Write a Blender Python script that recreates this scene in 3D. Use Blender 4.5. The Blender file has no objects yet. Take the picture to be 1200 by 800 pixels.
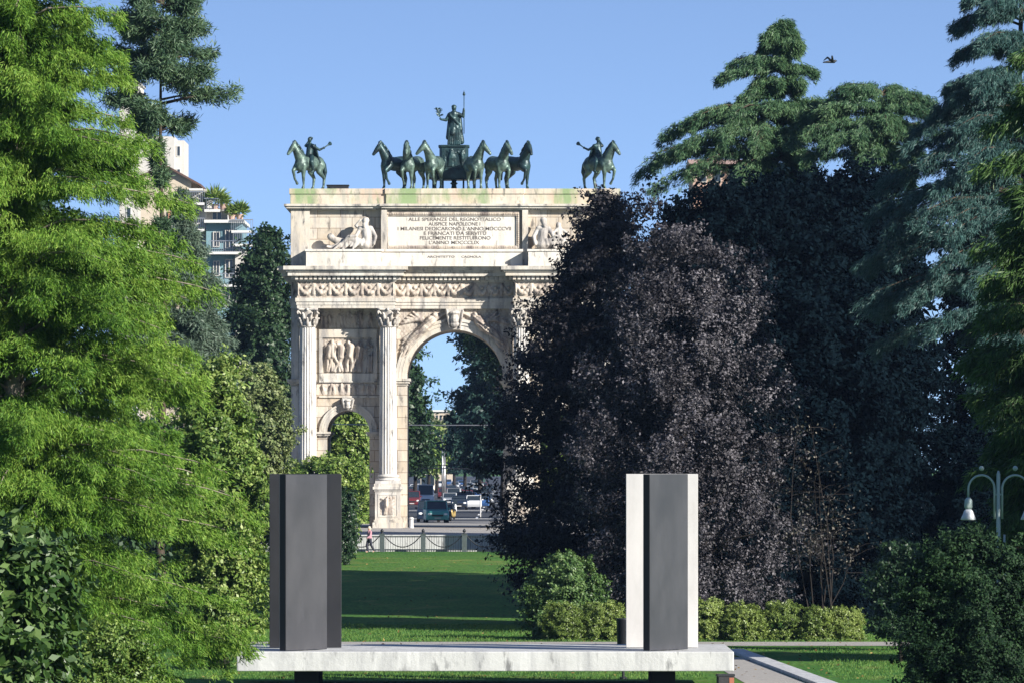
import bpy, bmesh, math, random
import numpy as np
from mathutils import Vector, Matrix
S = bpy.context.scene
COL = S.collection
R = math.radians

# ------------------------------------------------------------------ camera, sky, sun, exposure
F = 8690.0          # focal length in photo pixels (1200 wide)
HC = 7.55           # eye height
SUN_AZ, SUN_EL = 52.0, 24.0      # degrees right of straight-behind the camera / above horizon
cam_d = bpy.data.cameras.new("camera"); cam = bpy.data.objects.new("camera", cam_d); COL.objects.link(cam)
cam.location = (0, 0, HC); cam.rotation_euler = (R(90), 0, 0)
cam_d.sensor_width = 36.0; cam_d.lens = F / 1200 * 36.0; cam_d.shift_y = 145 / 1200
cam_d.clip_start = 1.0; cam_d.clip_end = 20000
S.camera = cam
sdir = Vector((math.sin(R(SUN_AZ)) * math.cos(R(SUN_EL)), -math.cos(R(SUN_AZ)) * math.cos(R(SUN_EL)), math.sin(R(SUN_EL))))
w = bpy.data.worlds.new("World"); S.world = w; w.use_nodes = True
wn = w.node_tree; wn.nodes.clear()
wo = wn.nodes.new("ShaderNodeOutputWorld"); wb = wn.nodes.new("ShaderNodeBackground")
sky = wn.nodes.new("ShaderNodeTexSky"); sky.sky_type = 'NISHITA'; sky.sun_disc = False
sky.sun_elevation = R(SUN_EL); sky.sun_rotation = math.atan2(sdir.x, sdir.y)
sky.air_density = 1.0; sky.dust_density = 1.0; sky.ozone_density = 4.0; sky.altitude = 300
tc = wn.nodes.new("ShaderNodeTexCoord"); va = wn.nodes.new("ShaderNodeVectorMath"); va.operation = 'MULTIPLY_ADD'
va.inputs[1].default_value = (1, 1, 3.6); va.inputs[2].default_value = (0, 0, 0.13)       # the clear upper sky reaches down towards the horizon
wn.links.new(tc.outputs["Generated"], va.inputs[0]); wn.links.new(va.outputs[0], sky.inputs[0])
hs = wn.nodes.new("ShaderNodeHueSaturation"); hs.inputs["Saturation"].default_value = 0.95; hs.inputs["Hue"].default_value = 0.504
wn.links.new(sky.outputs[0], hs.inputs["Color"]); wn.links.new(hs.outputs[0], wb.inputs[0]); wn.links.new(wb.outputs[0], wo.inputs[0])
wb.inputs[1].default_value = 0.11
sd = bpy.data.lights.new("sun", 'SUN'); sd.energy = 5.0; sd.angle = R(0.53); sd.color = (1.0, 0.945, 0.86)
sun = bpy.data.objects.new("sun", sd); COL.objects.link(sun)
sun.rotation_euler = (-sdir).to_track_quat('-Z', 'Y').to_euler(); sun.location = (60, -40, 80)
S.view_settings.view_transform = 'Standard'; S.view_settings.look = 'None'
S.view_settings.exposure = 1.03; S.view_settings.gamma = 1.0; S.view_settings.use_curve_mapping = False
S.render.engine = 'CYCLES'
S.cycles.max_bounces = 5; S.cycles.diffuse_bounces = 3; S.cycles.glossy_bounces = 2; S.cycles.transmission_bounces = 3
S.cycles.transparent_max_bounces = 4; S.cycles.use_denoising = True; S.cycles.denoiser = 'OPENIMAGEDENOISE'; S.cycles.denoising_prefilter = 'ACCURATE'
S.cycles.caustics_reflective = False; S.cycles.caustics_refractive = False
try: S.render.use_persistent_data = False
except Exception: pass

# ------------------------------------------------------------------ helpers
def PX(x, Y): return (x - 600.0) * Y / F
def PZ(y, Y): return HC - (y - 545.0) * Y / F
TERR = [(-400, 0), (250, 0), (330, 0), (510, 1.62), (513.5, 1.66), (513.9, 2.62), (548, 2.93), (3500, 2.93), (9000, 2.93)]
def gz(Y):
    return float(np.interp(Y, [t[0] for t in TERR], [t[1] for t in TERR]))

def tag(o, label=None, cat=None, group=None, kind=None):
    if label: o["label"] = label
    if cat: o["category"] = cat
    if group: o["group"] = group
    if kind: o["kind"] = kind
    return o
def empty(name, loc=(0, 0, 0), rz=0.0, label=None, cat=None, group=None):
    o = bpy.data.objects.new(name, None); COL.objects.link(o); o.location = loc; o.rotation_euler = (0, 0, rz)
    o.empty_display_size = 0.2
    return tag(o, label, cat, group)
def link(name, me, mat, parent=None):
    o = bpy.data.objects.new(name, me); COL.objects.link(o)
    if mat is not None and not me.materials: me.materials.append(mat)
    if parent is not None: o.parent = parent
    return o
def copy_tree(o, parent=None):
    c = o.copy(); COL.objects.link(c)
    if parent is not None: c.parent = parent
    for ch in [x for x in COL.objects if x.parent == o]: copy_tree(ch, c)
    return c

class MB:
    def __init__(self): self.v = []; self.f = []; self.n = 0
    def add(self, vs, fs):
        b = self.n
        self.v.extend([tuple(map(float, p)) for p in vs]); self.n += len(vs)
        self.f.extend([tuple(b + i for i in f) for f in fs]); return self
    def box(self, x0, x1, y0, y1, z0, z1, M=None):
        vs = [Vector(p) for p in ((x0, y0, z0), (x1, y0, z0), (x1, y1, z0), (x0, y1, z0), (x0, y0, z1), (x1, y0, z1), (x1, y1, z1), (x0, y1, z1))]
        if M is not None: vs = [M @ p for p in vs]
        return self.add(vs, [(3, 2, 1, 0), (4, 5, 6, 7), (0, 1, 5, 4), (1, 2, 6, 5), (2, 3, 7, 6), (3, 0, 4, 7)])
    def prism(self, pts, a0, a1, axis='z'):
        """closed outline pts in 2-D swept along an axis: z: (x,y); y: (x,z); x: (y,z)"""
        n = len(pts)
        def P(p, a):
            return (p[0], p[1], a) if axis == 'z' else ((p[0], a, p[1]) if axis == 'y' else (a, p[0], p[1]))
        vs = [P(p, a0) for p in pts] + [P(p, a1) for p in pts]
        fs = [tuple(range(n)), tuple(range(2 * n - 1, n - 1, -1))] + [(i, i + n, (i + 1) % n + n, (i + 1) % n) for i in range(n)]
        return self.add(vs, fs)
    def lathe(self, prof, cx=0, cy=0, cz=0, seg=16, flute=0.0, nfl=20, phase=0.0):
        """prof: [(radius, z)]"""
        vs = []; fs = []
        for (r, z) in prof:
            for k in range(seg):
                a = 2 * math.pi * k / seg + phase
                rr = r - flute * abs(math.sin(a * nfl / 2.0)) if flute else r
                vs.append((cx + rr * math.cos(a), cy + rr * math.sin(a), cz + z))
        m = len(prof)
        for j in range(m - 1):
            for k in range(seg):
                k2 = (k + 1) % seg
                fs.append((j * seg + k, j * seg + k2, (j + 1) * seg + k2, (j + 1) * seg + k))
        fs.append(tuple(range(seg - 1, -1, -1))); fs.append(tuple((m - 1) * seg + k for k in range(seg)))
        return self.add(vs, fs)
    def tube(self, pts, rad, seg=6):
        pts = [Vector(p) for p in pts]
        if not hasattr(rad, '__len__'): rad = [rad] * len(pts)
        vs = []; fs = []; prev = None
        for i, p in enumerate(pts):
            t = (pts[min(i + 1, len(pts) - 1)] - pts[max(i - 1, 0)])
            if t.length < 1e-9: t = Vector((0, 0, 1))
            t.normalize()
            if prev is None:
                u = t.cross(Vector((0.31, 0.77, 0.12)));
                if u.length < 1e-3: u = t.cross(Vector((1, 0, 0)))
            else: u = prev - t * prev.dot(t)
            u.normalize(); prev = u; v = t.cross(u)
            for k in range(seg):
                a = 2 * math.pi * k / seg
                vs.append(p + (u * math.cos(a) + v * math.sin(a)) * rad[i])
        m = len(pts)
        for j in range(m - 1):
            for k in range(seg):
                k2 = (k + 1) % seg
                fs.append((j * seg + k, j * seg + k2, (j + 1) * seg + k2, (j + 1) * seg + k))
        fs.append(tuple(range(seg - 1, -1, -1))); fs.append(tuple((m - 1) * seg + k for k in range(seg)))
        return self.add(vs, fs)
    def ball(self, c, r, sq=(1, 1, 1), seg=10, rings=6):
        vs = [(c[0], c[1], c[2] - r * sq[2])]; fs = []
        for j in range(1, rings):
            ph = math.pi * j / rings
            for k in range(seg):
                a = 2 * math.pi * k / seg
                vs.append((c[0] + r * sq[0] * math.sin(ph) * math.cos(a), c[1] + r * sq[1] * math.sin(ph) * math.sin(a), c[2] - r * sq[2] * math.cos(ph)))
        vs.append((c[0], c[1], c[2] + r * sq[2]))
        for k in range(seg): fs.append((0, 1 + (k + 1) % seg, 1 + k))
        for j in range(rings - 2):
            for k in range(seg):
                a = 1 + j * seg + k; b = 1 + j * seg + (k + 1) % seg
                fs.append((a, b, b + seg, a + seg))
        l = len(vs) - 1; o = 1 + (rings - 2) * seg
        for k in range(seg): fs.append((o + k, o + (k + 1) % seg, l))
        return self.add(vs, fs)
    def field(self, X, Z, Hh, y0, drop=-1.0):
        """height-field relief facing -Y: X, Z, Hh 2-D arrays; cells lower than drop are left out"""
        nz, nx = X.shape
        vs = np.stack([X, y0 - Hh, Z], -1).reshape(-1, 3)
        fs = [(j * nx + i, j * nx + i + 1, (j + 1) * nx + i + 1, (j + 1) * nx + i) for j in range(nz - 1) for i in range(nx - 1)
              if Hh[j:j + 2, i:i + 2].min() > drop]
        return self.add(vs, fs)
    def mesh(self, name):
        me = bpy.data.meshes.new(name); me.from_pydata(self.v, [], self.f); me.update(); return me
    def build(self, name, mat, parent=None, smooth=False, bevel=0.0, fix=True):
        me = self.mesh(name)
        if fix:
            bm = bmesh.new(); bm.from_mesh(me); bmesh.ops.recalc_face_normals(bm, faces=bm.faces[:]); bm.to_mesh(me); bm.free()
        if smooth: me.polygons.foreach_set("use_smooth", [True] * len(me.polygons))
        o = link(name, me, mat, parent)
        if bevel:
            md = o.modifiers.new("bevel", 'BEVEL'); md.width = bevel; md.segments = 2; md.limit_method = 'ANGLE'
        return o

# ------------------------------------------------------------------ materials
def mat(name, col, rough=0.6, spec=0.3, metal=0.0, var=0.0, scale=1.0, col2=None, bump=0.0, bscale=8.0, stretch=(1, 1, 1), emis=None, coord="Object"):
    m = bpy.data.materials.new(name); m.use_nodes = True; nt = m.node_tree; b = nt.nodes["Principled BSDF"]
    b.inputs["Roughness"].default_value = rough; b.inputs["Metallic"].default_value = metal
    b.inputs["Specular IOR Level"].default_value = spec
    b.inputs["Base Color"].default_value = (*col, 1)
    if emis: b.inputs["Emission Color"].default_value = (*emis, 1); b.inputs["Emission Strength"].default_value = 1
    if var or col2 or bump:
        t = nt.nodes.new("ShaderNodeTexCoord"); mp = nt.nodes.new("ShaderNodeMapping"); mp.inputs["Scale"].default_value = stretch
        nt.links.new(t.outputs[coord], mp.inputs[0])
    if var or col2:
        n = nt.nodes.new("ShaderNodeTexNoise"); n.inputs["Scale"].default_value = scale; n.inputs["Detail"].default_value = 6; n.inputs["Roughness"].default_value = 0.65
        nt.links.new(mp.outputs[0], n.inputs["Vector"])
        r = nt.nodes.new("ShaderNodeValToRGB"); r.color_ramp.elements[0].position = 0.32; r.color_ramp.elements[1].position = 0.68
        c2 = col2 if col2 else tuple(c * (1 - var) for c in col)
        r.color_ramp.elements[0].color = (*c2, 1); r.color_ramp.elements[1].color = (*col, 1)
        nt.links.new(n.outputs["Fac"], r.inputs[0]); nt.links.new(r.outputs[0], b.inputs["Base Color"])
    if bump:
        n2 = nt.nodes.new("ShaderNodeTexNoise"); n2.inputs["Scale"].default_value = bscale; n2.inputs["Detail"].default_value = 5
        nt.links.new(mp.outputs[0], n2.inputs["Vector"])
        bp = nt.nodes.new("ShaderNodeBump"); bp.inputs["Strength"].default_value = bump; bp.inputs["Distance"].default_value = 0.05
        nt.links.new(n2.outputs["Fac"], bp.inputs["Height"]); nt.links.new(bp.outputs[0], b.inputs["Normal"])
    return m

def marble(name, base, warm, stain, course=0.0, green=None, sc=0.5):
    """weathered stone: broad warm/grey patches, vertical rain streaks, optional block courses, optional moss"""
    m = bpy.data.materials.new(name); m.use_nodes = True; nt = m.node_tree; b = nt.nodes["Principled BSDF"]
    b.inputs["Roughness"].default_value = 0.72; b.inputs["Specular IOR Level"].default_value = 0.25
    L = nt.links.new; t = nt.nodes.new("ShaderNodeTexCoord")
    def noise(scale, stretch, detail=6):
        mp = nt.nodes.new("ShaderNodeMapping"); mp.inputs["Scale"].default_value = stretch; L(t.outputs["Object"], mp.inputs[0])
        n = nt.nodes.new("ShaderNodeTexNoise"); n.inputs["Scale"].default_value = scale; n.inputs["Detail"].default_value = detail
        n.inputs["Roughness"].default_value = 0.62; L(mp.outputs[0], n.inputs["Vector"]); return n.outputs["Fac"]
    def ramp(src, a, bb):
        r = nt.nodes.new("ShaderNodeMapRange"); r.inputs["From Min"].default_value = a; r.inputs["From Max"].default_value = bb; L(src, r.inputs[0]); return r.outputs[0]
    def mix(fac, A, B):
        x = nt.nodes.new("ShaderNodeMix"); x.data_type = 'RGBA'; x.blend_type = 'MIX'
        if isinstance(fac, float): x.inputs[0].default_value = fac
        else: L(fac, x.inputs[0])
        if isinstance(A, tuple): x.inputs[6].default_value = (*A, 1)
        else: L(A, x.inputs[6])
        if isinstance(B, tuple): x.inputs[7].default_value = (*B, 1)
        else: L(B, x.inputs[7])
        return x.outputs[2]
    c = mix(ramp(noise(sc, (1, 1, 1)), 0.38, 0.62), base, warm)
    c = mix(ramp(noise(1.1, (1.6, 1.6, 0.22)), 0.47, 0.66), c, stain)
    c = mix(ramp(noise(2.2, (1.2, 1.2, 0.35), 9), 0.56, 0.68), c, tuple(s * 0.5 for s in stain))
    if green:
        c = mix(ramp(noise(0.45, (1, 1, 0.3)), 0.50, 0.62), c, green)
        c = mix(ramp(noise(0.8, (1, 1, 0.15), 8), 0.57, 0.66), c, (0.48, 0.33, 0.27))
    if course:
        br = nt.nodes.new("ShaderNodeTexBrick"); br.inputs["Scale"].default_value = 1.0; br.inputs["Brick Width"].default_value = 1.7
        br.inputs["Row Height"].default_value = course; br.inputs["Mortar Size"].default_value = 0.025; br.inputs["Bias"].default_value = -0.3
        br.inputs["Color1"].default_value = (1, 1, 1, 1); br.inputs["Color2"].default_value = (0.80, 0.76, 0.70, 1); br.inputs["Mortar"].default_value = (0.45, 0.40, 0.36, 1)
        sp = nt.nodes.new("ShaderNodeSeparateXYZ"); L(t.outputs["Object"], sp.inputs[0])
        ad = nt.nodes.new("ShaderNodeMath"); L(sp.outputs[0], ad.inputs[0]); L(sp.outputs[1], ad.inputs[1])
        cb = nt.nodes.new("ShaderNodeCombineXYZ"); L(ad.outputs[0], cb.inputs[0]); L(sp.outputs[2], cb.inputs[1]); L(cb.outputs[0], br.inputs["Vector"])
        mu = nt.nodes.new("ShaderNodeMix"); mu.data_type = 'RGBA'; mu.blend_type = 'MULTIPLY'; mu.inputs[0].default_value = 1.0
        L(c, mu.inputs[6]); L(br.outputs["Color"], mu.inputs[7]); c = mu.outputs[2]
    L(c, b.inputs["Base Color"])
    bp = nt.nodes.new("ShaderNodeBump"); bp.inputs["Strength"].default_value = 0.35; bp.inputs["Distance"].default_value = 0.05
    L(noise(5.0, (1, 1, 1)), bp.inputs["Height"]); L(bp.outputs[0], b.inputs["Normal"])
    return m

def leaf_mat(name, cols, transl=0.25, rough=0.45, spec=0.35, patch=0.0, tcol=None):
    """cols: three leaf colours, picked leaf by leaf; patch: slow colour drift through the crown"""
    m = bpy.data.materials.new(name); m.use_nodes = True; nt = m.node_tree; L = nt.links.new
    b = nt.nodes["Principled BSDF"]; out = nt.nodes["Material Output"]
    b.inputs["Roughness"].default_value = rough; b.inputs["Specular IOR Level"].default_value = spec
    g = nt.nodes.new("ShaderNodeNewGeometry"); r = nt.nodes.new("ShaderNodeValToRGB")
    n = nt.nodes.new("ShaderNodeTexNoise"); n.inputs["Scale"].default_value = 0.55; n.inputs["Detail"].default_value = 3
    t = nt.nodes.new("ShaderNodeTexCoord"); L(t.outputs["Object"], n.inputs["Vector"])
    mr = nt.nodes.new("ShaderNodeMapRange"); mr.inputs["From Min"].default_value = 0.3; mr.inputs["From Max"].default_value = 0.7; L(n.outputs["Fac"], mr.inputs[0])
    mx = nt.nodes.new("ShaderNodeMix"); mx.data_type = 'FLOAT'; mx.inputs[0].default_value = 0.4
    L(g.outputs["Random Per Island"], mx.inputs[2]); L(mr.outputs[0], mx.inputs[3]); L(mx.outputs[0], r.inputs[0])
    e = r.color_ramp.elements; e[0].position = 0.15; e[1].position = 0.85; e[0].color = (*cols[0], 1); e[1].color = (*cols[2], 1)
    k = e.new(0.5); k.color = (*cols[1], 1)
    L(r.outputs[0], b.inputs["Base Color"])
    if transl > 0:
        tr = nt.nodes.new("ShaderNodeBsdfTranslucent"); ms = nt.nodes.new("ShaderNodeMixShader"); ms.inputs[0].default_value = transl
        tm = nt.nodes.new("ShaderNodeMix"); tm.data_type = 'RGBA'; tm.blend_type = 'MULTIPLY'; tm.inputs[0].default_value = 1.0
        L(r.outputs[0], tm.inputs[6]); tm.inputs[7].default_value = (*(tcol or (1.5, 1.6, 0.6)), 1); L(tm.outputs[2], tr.inputs["Color"])
        L(b.outputs[0], ms.inputs[1]); L(tr.outputs[0], ms.inputs[2]); L(ms.outputs[0], out.inputs["Surface"])
    return m

M = {}
M['wall'] = marble("arch_wall_marble", (0.528, 0.496, 0.440), (0.512, 0.432, 0.336), (0.336, 0.312, 0.288), course=0.82)
M['trim'] = marble("arch_trim_marble", (0.544, 0.520, 0.472), (0.496, 0.440, 0.360), (0.288, 0.272, 0.256))
M['shaft'] = marble("column_marble", (0.554, 0.546, 0.521), (0.521, 0.487, 0.437), (0.386, 0.370, 0.353))
M['relief'] = marble("relief_marble", (0.492, 0.443, 0.385), (0.426, 0.361, 0.295), (0.197, 0.164, 0.148), sc=1.4)
M['statue'] = marble("statue_marble", (0.528, 0.504, 0.464), (0.440, 0.400, 0.352), (0.224, 0.208, 0.200), sc=1.1)
M['parapet'] = marble("mossy_marble", (0.561, 0.510, 0.416), (0.510, 0.399, 0.306), (0.383, 0.365, 0.306), green=(0.230, 0.306, 0.153))
M['plaque'] = marble("plaque_marble", (0.605, 0.580, 0.529), (0.580, 0.538, 0.479), (0.504, 0.470, 0.420), sc=0.35)
M['letter'] = mat("dark_lettering", (0.13, 0.115, 0.105), 0.7)
M['bronze'] = mat("patinated_bronze", (0.03, 0.075, 0.08), 0.42, 0.5, 0.35, scale=1.6, col2=(0.006, 0.010, 0.012), bump=0.4, bscale=5)
M['bronze_green'] = mat("green_bronze", (0.15, 0.23, 0.19), 0.45, 0.5, 0.3, scale=2.2, col2=(0.008, 0.018, 0.02), bump=0.4, bscale=5)
M['black_steel'] = mat("black_painted_steel", (0.030, 0.029, 0.032), 0.34, 0.6, scale=0.5, col2=(0.014, 0.014, 0.016), stretch=(1, 1, 0.5))
M['sunlit_steel'] = mat('sunlit_black_face', (0.062, 0.061, 0.066), 0.32, 0.6, scale=0.5, col2=(0.030, 0.030, 0.033), stretch=(1, 1, 0.55), bump=.05, bscale=3)  # same black paint, sun on the turned face put into the colour
M['shaded_edge'] = mat('shaded_black_edge', (0.010, 0.010, 0.012), 0.5, 0.3)  # same black paint, darkened to put shade on the turned panels' edges
M['white_steel'] = mat("white_painted_steel", (0.52, 0.51, 0.50), 0.5, 0.4, var=0.20, scale=1.2, stretch=(1, 1, 0.3))
M['concrete'] = marble("stage_concrete", (0.50, 0.505, 0.50), (0.43, 0.435, 0.43), (0.33, 0.335, 0.34))
M['dark_concrete'] = mat("dark_pier", (0.03, 0.03, 0.032), 0.8, bump=0.3)
M['gravel'] = mat("gravel", (0.37, 0.35, 0.32), 0.95, 0.1, var=0.25, scale=3, bump=0.5, bscale=25)
M['pale_wall'] = marble('pale_wall_stone', (0.46, 0.47, 0.47), (0.42, 0.42, 0.41), (0.33, 0.33, 0.33))
M['plaza'] = mat("plaza_paving", (0.34, 0.325, 0.31), 0.9, 0.15, var=0.25, scale=0.6, bump=0.3, bscale=10)
M['asphalt'] = mat("asphalt", (0.055, 0.057, 0.062), 0.75, 0.3, var=0.25, scale=0.4)
M['paint'] = mat("road_paint", (0.75, 0.75, 0.74), 0.7)
M['bark'] = mat("bark", (0.085, 0.065, 0.05), 0.95, 0.1, var=0.5, scale=3, stretch=(1, 1, 0.2), bump=0.6)
M['bark_dark'] = mat("dark_bark", (0.035, 0.03, 0.027), 0.95, 0.1, var=0.4, scale=3, stretch=(1, 1, 0.2))
M['bark_pale'] = mat("pale_bark", (0.30, 0.26, 0.21), 0.9, 0.1, var=0.4, scale=3)
M['iron'] = mat("dark_iron", (0.018, 0.02, 0.024), 0.5, 0.5, 0.4)
M['post_stone'] = mat("grey_green_post", (0.07, 0.09, 0.09), 0.8, var=0.3, scale=4)
M['lamp_metal'] = mat("grey_green_lamp_paint", (0.34, 0.42, 0.41), 0.5, 0.4, 0.2)
M['lamp_white'] = mat("white_lamp_shade", (0.50, 0.53, 0.56), 0.35)
M['glass'] = mat("dark_glass", (0.02, 0.028, 0.036), 0.08, 0.6)
M['tyre'] = mat("tyre_rubber", (0.015, 0.015, 0.016), 0.85)
M['chrome'] = mat("grey_metal", (0.45, 0.45, 0.46), 0.35, 0.5, 0.8)
M['light_lens'] = mat("lamp_lens", (0.75, 0.76, 0.74), 0.15, 0.6)

# ------------------------------------------------------------------ ground, paths, road
def sheet(name, x0, x1, y0, y1, m, dz=0.0, label=None, cuts=None):
    """a ground-following sheet"""
    ys = sorted(set([y0, y1] + [t[0] for t in TERR if y0 < t[0] < y1]))
    b = MB(); vs = []; fs = []
    for y in ys:
        z = gz(y) + dz; vs += [(x0, y, z), (x1, y, z)]
    for i in range(len(ys) - 1): fs.append((2 * i, 2 * i + 1, 2 * i + 3, 2 * i + 2))
    b.add(vs, fs); o = b.build(name, m, fix=False); tag(o, kind="structure"); return o

def grass_mat():
    m = bpy.data.materials.new("lawn_grass"); m.use_nodes = True; nt = m.node_tree; b = nt.nodes["Principled BSDF"]; L = nt.links.new
    b.inputs["Roughness"].default_value = 0.9; b.inputs["Specular IOR Level"].default_value = 0.1
    t = nt.nodes.new("ShaderNodeTexCoord")
    def noise(sc, st, det=5):
        mp = nt.nodes.new("ShaderNodeMapping"); mp.inputs["Scale"].default_value = st; L(t.outputs["Object"], mp.inputs[0])
        n = nt.nodes.new("ShaderNodeTexNoise"); n.inputs["Scale"].default_value = sc; n.inputs["Detail"].default_value = det; L(mp.outputs[0], n.inputs["Vector"]); return n
    n1 = noise(0.12, (1, 0.5, 1)); n2 = noise(6.0, (1, 0.12, 1), 3)
    r = nt.nodes.new("ShaderNodeValToRGB"); r.color_ramp.elements[0].position = 0.35; r.color_ramp.elements[1].position = 0.7
    r.color_ramp.elements[0].color = (0.045, 0.135, 0.026, 1); r.color_ramp.elements[1].color = (0.095, 0.19, 0.036, 1)
    L(n1.outputs["Fac"], r.inputs[0])
    r2 = nt.nodes.new("ShaderNodeValToRGB"); r2.color_ramp.elements[0].position = 0.3; r2.color_ramp.elements[1].position = 0.75
    r2.color_ramp.elements[0].color = (0.6, 0.62, 0.55, 1); r2.color_ramp.elements[1].color = (1.25, 1.2, 1.1, 1); L(n2.outputs["Fac"], r2.inputs[0])
    mu = nt.nodes.new("ShaderNodeMix"); mu.data_type = 'RGBA'; mu.blend_type = 'MULTIPLY'; mu.inputs[0].default_value = 1
    L(r.outputs[0], mu.inputs[6]); L(r2.outputs[0], mu.inputs[7]); L(mu.outputs[2], b.inputs["Base Color"])
    n3 = noise(0.5, (1, 0.35, 1), 8); rr = nt.nodes.new("ShaderNodeMapRange"); rr.inputs["From Min"].default_value = 0.56; rr.inputs["From Max"].default_value = 0.72; rr.inputs["To Max"].default_value = 0.6; L(n3.outputs["Fac"], rr.inputs[0])
    m3 = nt.nodes.new("ShaderNodeMix"); m3.data_type = 'RGBA'; L(rr.outputs[0], m3.inputs[0]); L(mu.outputs[2], m3.inputs[6]); m3.inputs[7].default_value = (0.20, 0.19, 0.055, 1); L(m3.outputs[2], b.inputs["Base Color"])
    bp = nt.nodes.new("ShaderNodeBump"); bp.inputs["Strength"].default_value = 0.8; bp.inputs["Distance"].default_value = 0.06
    L(noise(9.0, (1, 0.4, 1)).outputs["Fac"], bp.inputs["Height"]); L(bp.outputs[0], b.inputs["Normal"])
    return m
M['grass'] = grass_mat()
sheet("ground", -3000, 3000, -400, 9000, M['grass'])
sheet("plaza", -70, 70, 513.95, 612, M['plaza'], 0.012)
sheet("road", -60, 60, 612, 3200, M['asphalt'], 0.012)
sheet("path", -120, 120, 310.5, 317.5, M['gravel'], 0.012)
b = MB()      # white lane and stop lines across the junction
for y0, y1 in ((642, 643.2), (905, 909), (760, 760.8)): b.box(-40, 40, y0, y1, 2.93, 2.956)
for k in range(18): b.box(-3.2, -3.0, 650 + k * 40, 665 + k * 40, 2.93, 2.956)
for k in range(14): b.box(-1.2 + k * 0.9, -0.75 + k * 0.9, 690, 696, 2.93, 2.955)
tag(b.build("road_markings", M['paint']), kind="structure")

# ------------------------------------------------------------------ foliage
def rng(seed): return np.random.default_rng(seed)
def norm(a): return a / (np.linalg.norm(a, axis=-1, keepdims=True) + 1e-9)
def leaf_mesh(name, c, d, s, Lg, Wd, mat_, parent, bend=0.0):
    """each leaf one diamond blade: c base points, d long axes, s side axes (N,3); Lg, Wd (N,)"""
    N = len(c); L = Lg[:, None]; Wh = Wd[:, None] * 0.5
    v = np.empty((N, 4, 3), np.float32)
    nrm = np.cross(d, s)
    v[:, 0] = c; v[:, 1] = c + d * L * 0.45 + s * Wh + nrm * L * bend; v[:, 2] = c + d * L; v[:, 3] = c + d * L * 0.45 - s * Wh + nrm * L * bend
    me = bpy.data.meshes.new(name)
    me.vertices.add(N * 4); me.vertices.foreach_set("co", v.reshape(-1))
    me.loops.add(N * 4); me.loops.foreach_set("vertex_index", np.arange(N * 4, dtype=np.int32))
    me.polygons.add(N); me.polygons.foreach_set("loop_start", np.arange(0, N * 4, 4, dtype=np.int32))
    me.update(calc_edges=True)
    return link(name, me, mat_, parent)

class Prof:
    """crown outline rows (y_px, x_left, x_right) seen at distance Y, turned into metres around a trunk"""
    def __init__(self, rows, Y, tx, depth=0.8):
        rows = sorted(rows, key=lambda r: -r[0])
        self.z = np.array([PZ(r[0], Y) for r in rows]); self.xl = np.array([PX(r[1], Y) for r in rows]); self.xr = np.array([PX(r[2], Y) for r in rows])
        self.Y = Y; self.tx = PX(tx, Y); self.depth = depth
        self.ztop = self.z[-1]; self.zbot = self.z[0]
    def rad(self, z):
        return np.interp(z, self.z, self.tx - self.xl), np.interp(z, self.z, self.xr - self.tx)
    def sample(self, n, g, power=1.0):
        zz = np.linspace(self.zbot, self.ztop, 400); l, r = self.rad(zz); wgt = (np.maximum(l + r, 0.2)) ** power
        cdf = np.cumsum(wgt); cdf /= cdf[-1]
        return np.interp(g.random(n), cdf, zz)
    def at(self, z, th, f, shrink=0.0):
        l, r = self.rad(z); c = np.cos(th); lat = np.where(c > 0, np.maximum(r - shrink, 0.1), np.where(l > 0, np.maximum(l - shrink, 0.1), l))
        ry = np.maximum(0.5 * (l + r) - shrink, 0.15) * self.depth
        return np.stack([self.tx + lat * f * c, self.Y + ry * f * np.sin(th), z], -1)

def limb_mesh(name, P, base_z, top_z, r0, limbs, mat_, parent, g, lean=0.0, seg=8):
    b = MB(); n = 9; pts = []; rad = []
    for i in range(n):
        t = i / (n - 1); z = base_z + (top_z - base_z) * t
        pts.append((P.tx + lean * t + 0.12 * math.sin(3.1 * t + P.tx) * (0.3 + t), P.Y + 0.12 * math.sin(2.3 * t + 1), z)); rad.append(r0 * (1 - 0.88 * t) * (1.35 if i == 0 else 1))
    b.tube(pts, rad, seg)
    for (p, q, r) in limbs:
        p = Vector(p); q = Vector(q); m = (p + q) * 0.5 + Vector((0, 0, 0.12 * (q - p).length))
        k = Vector(g.normal(0, 0.06, 3).tolist()) * (q - p).length
        b.tube([p, p.lerp(m, 0.6) + k * 0.5, m + k, q], [r, r * 0.75, r * 0.5, r * 0.15], 5)
    return b.build(name, mat_, parent, smooth=True, fix=False)

def lumps(th, z, r, size, g, n=7):
    """slow bumpy variation over the crown's skin, 0..1"""
    v = np.zeros_like(z); x = np.cos(th) * r; y = np.sin(th) * r
    for _ in range(n):
        k = g.normal(0, 1, 3); k /= np.linalg.norm(k) + 1e-9; v += np.sin((k[0] * x + k[1] * y + k[2] * z) * 2 * np.pi / (size * g.uniform(.7, 1.6)) + g.uniform(0, 6.28))
    return np.clip(.5 + v / (2.2 * math.sqrt(n)), 0, 1)

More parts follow.
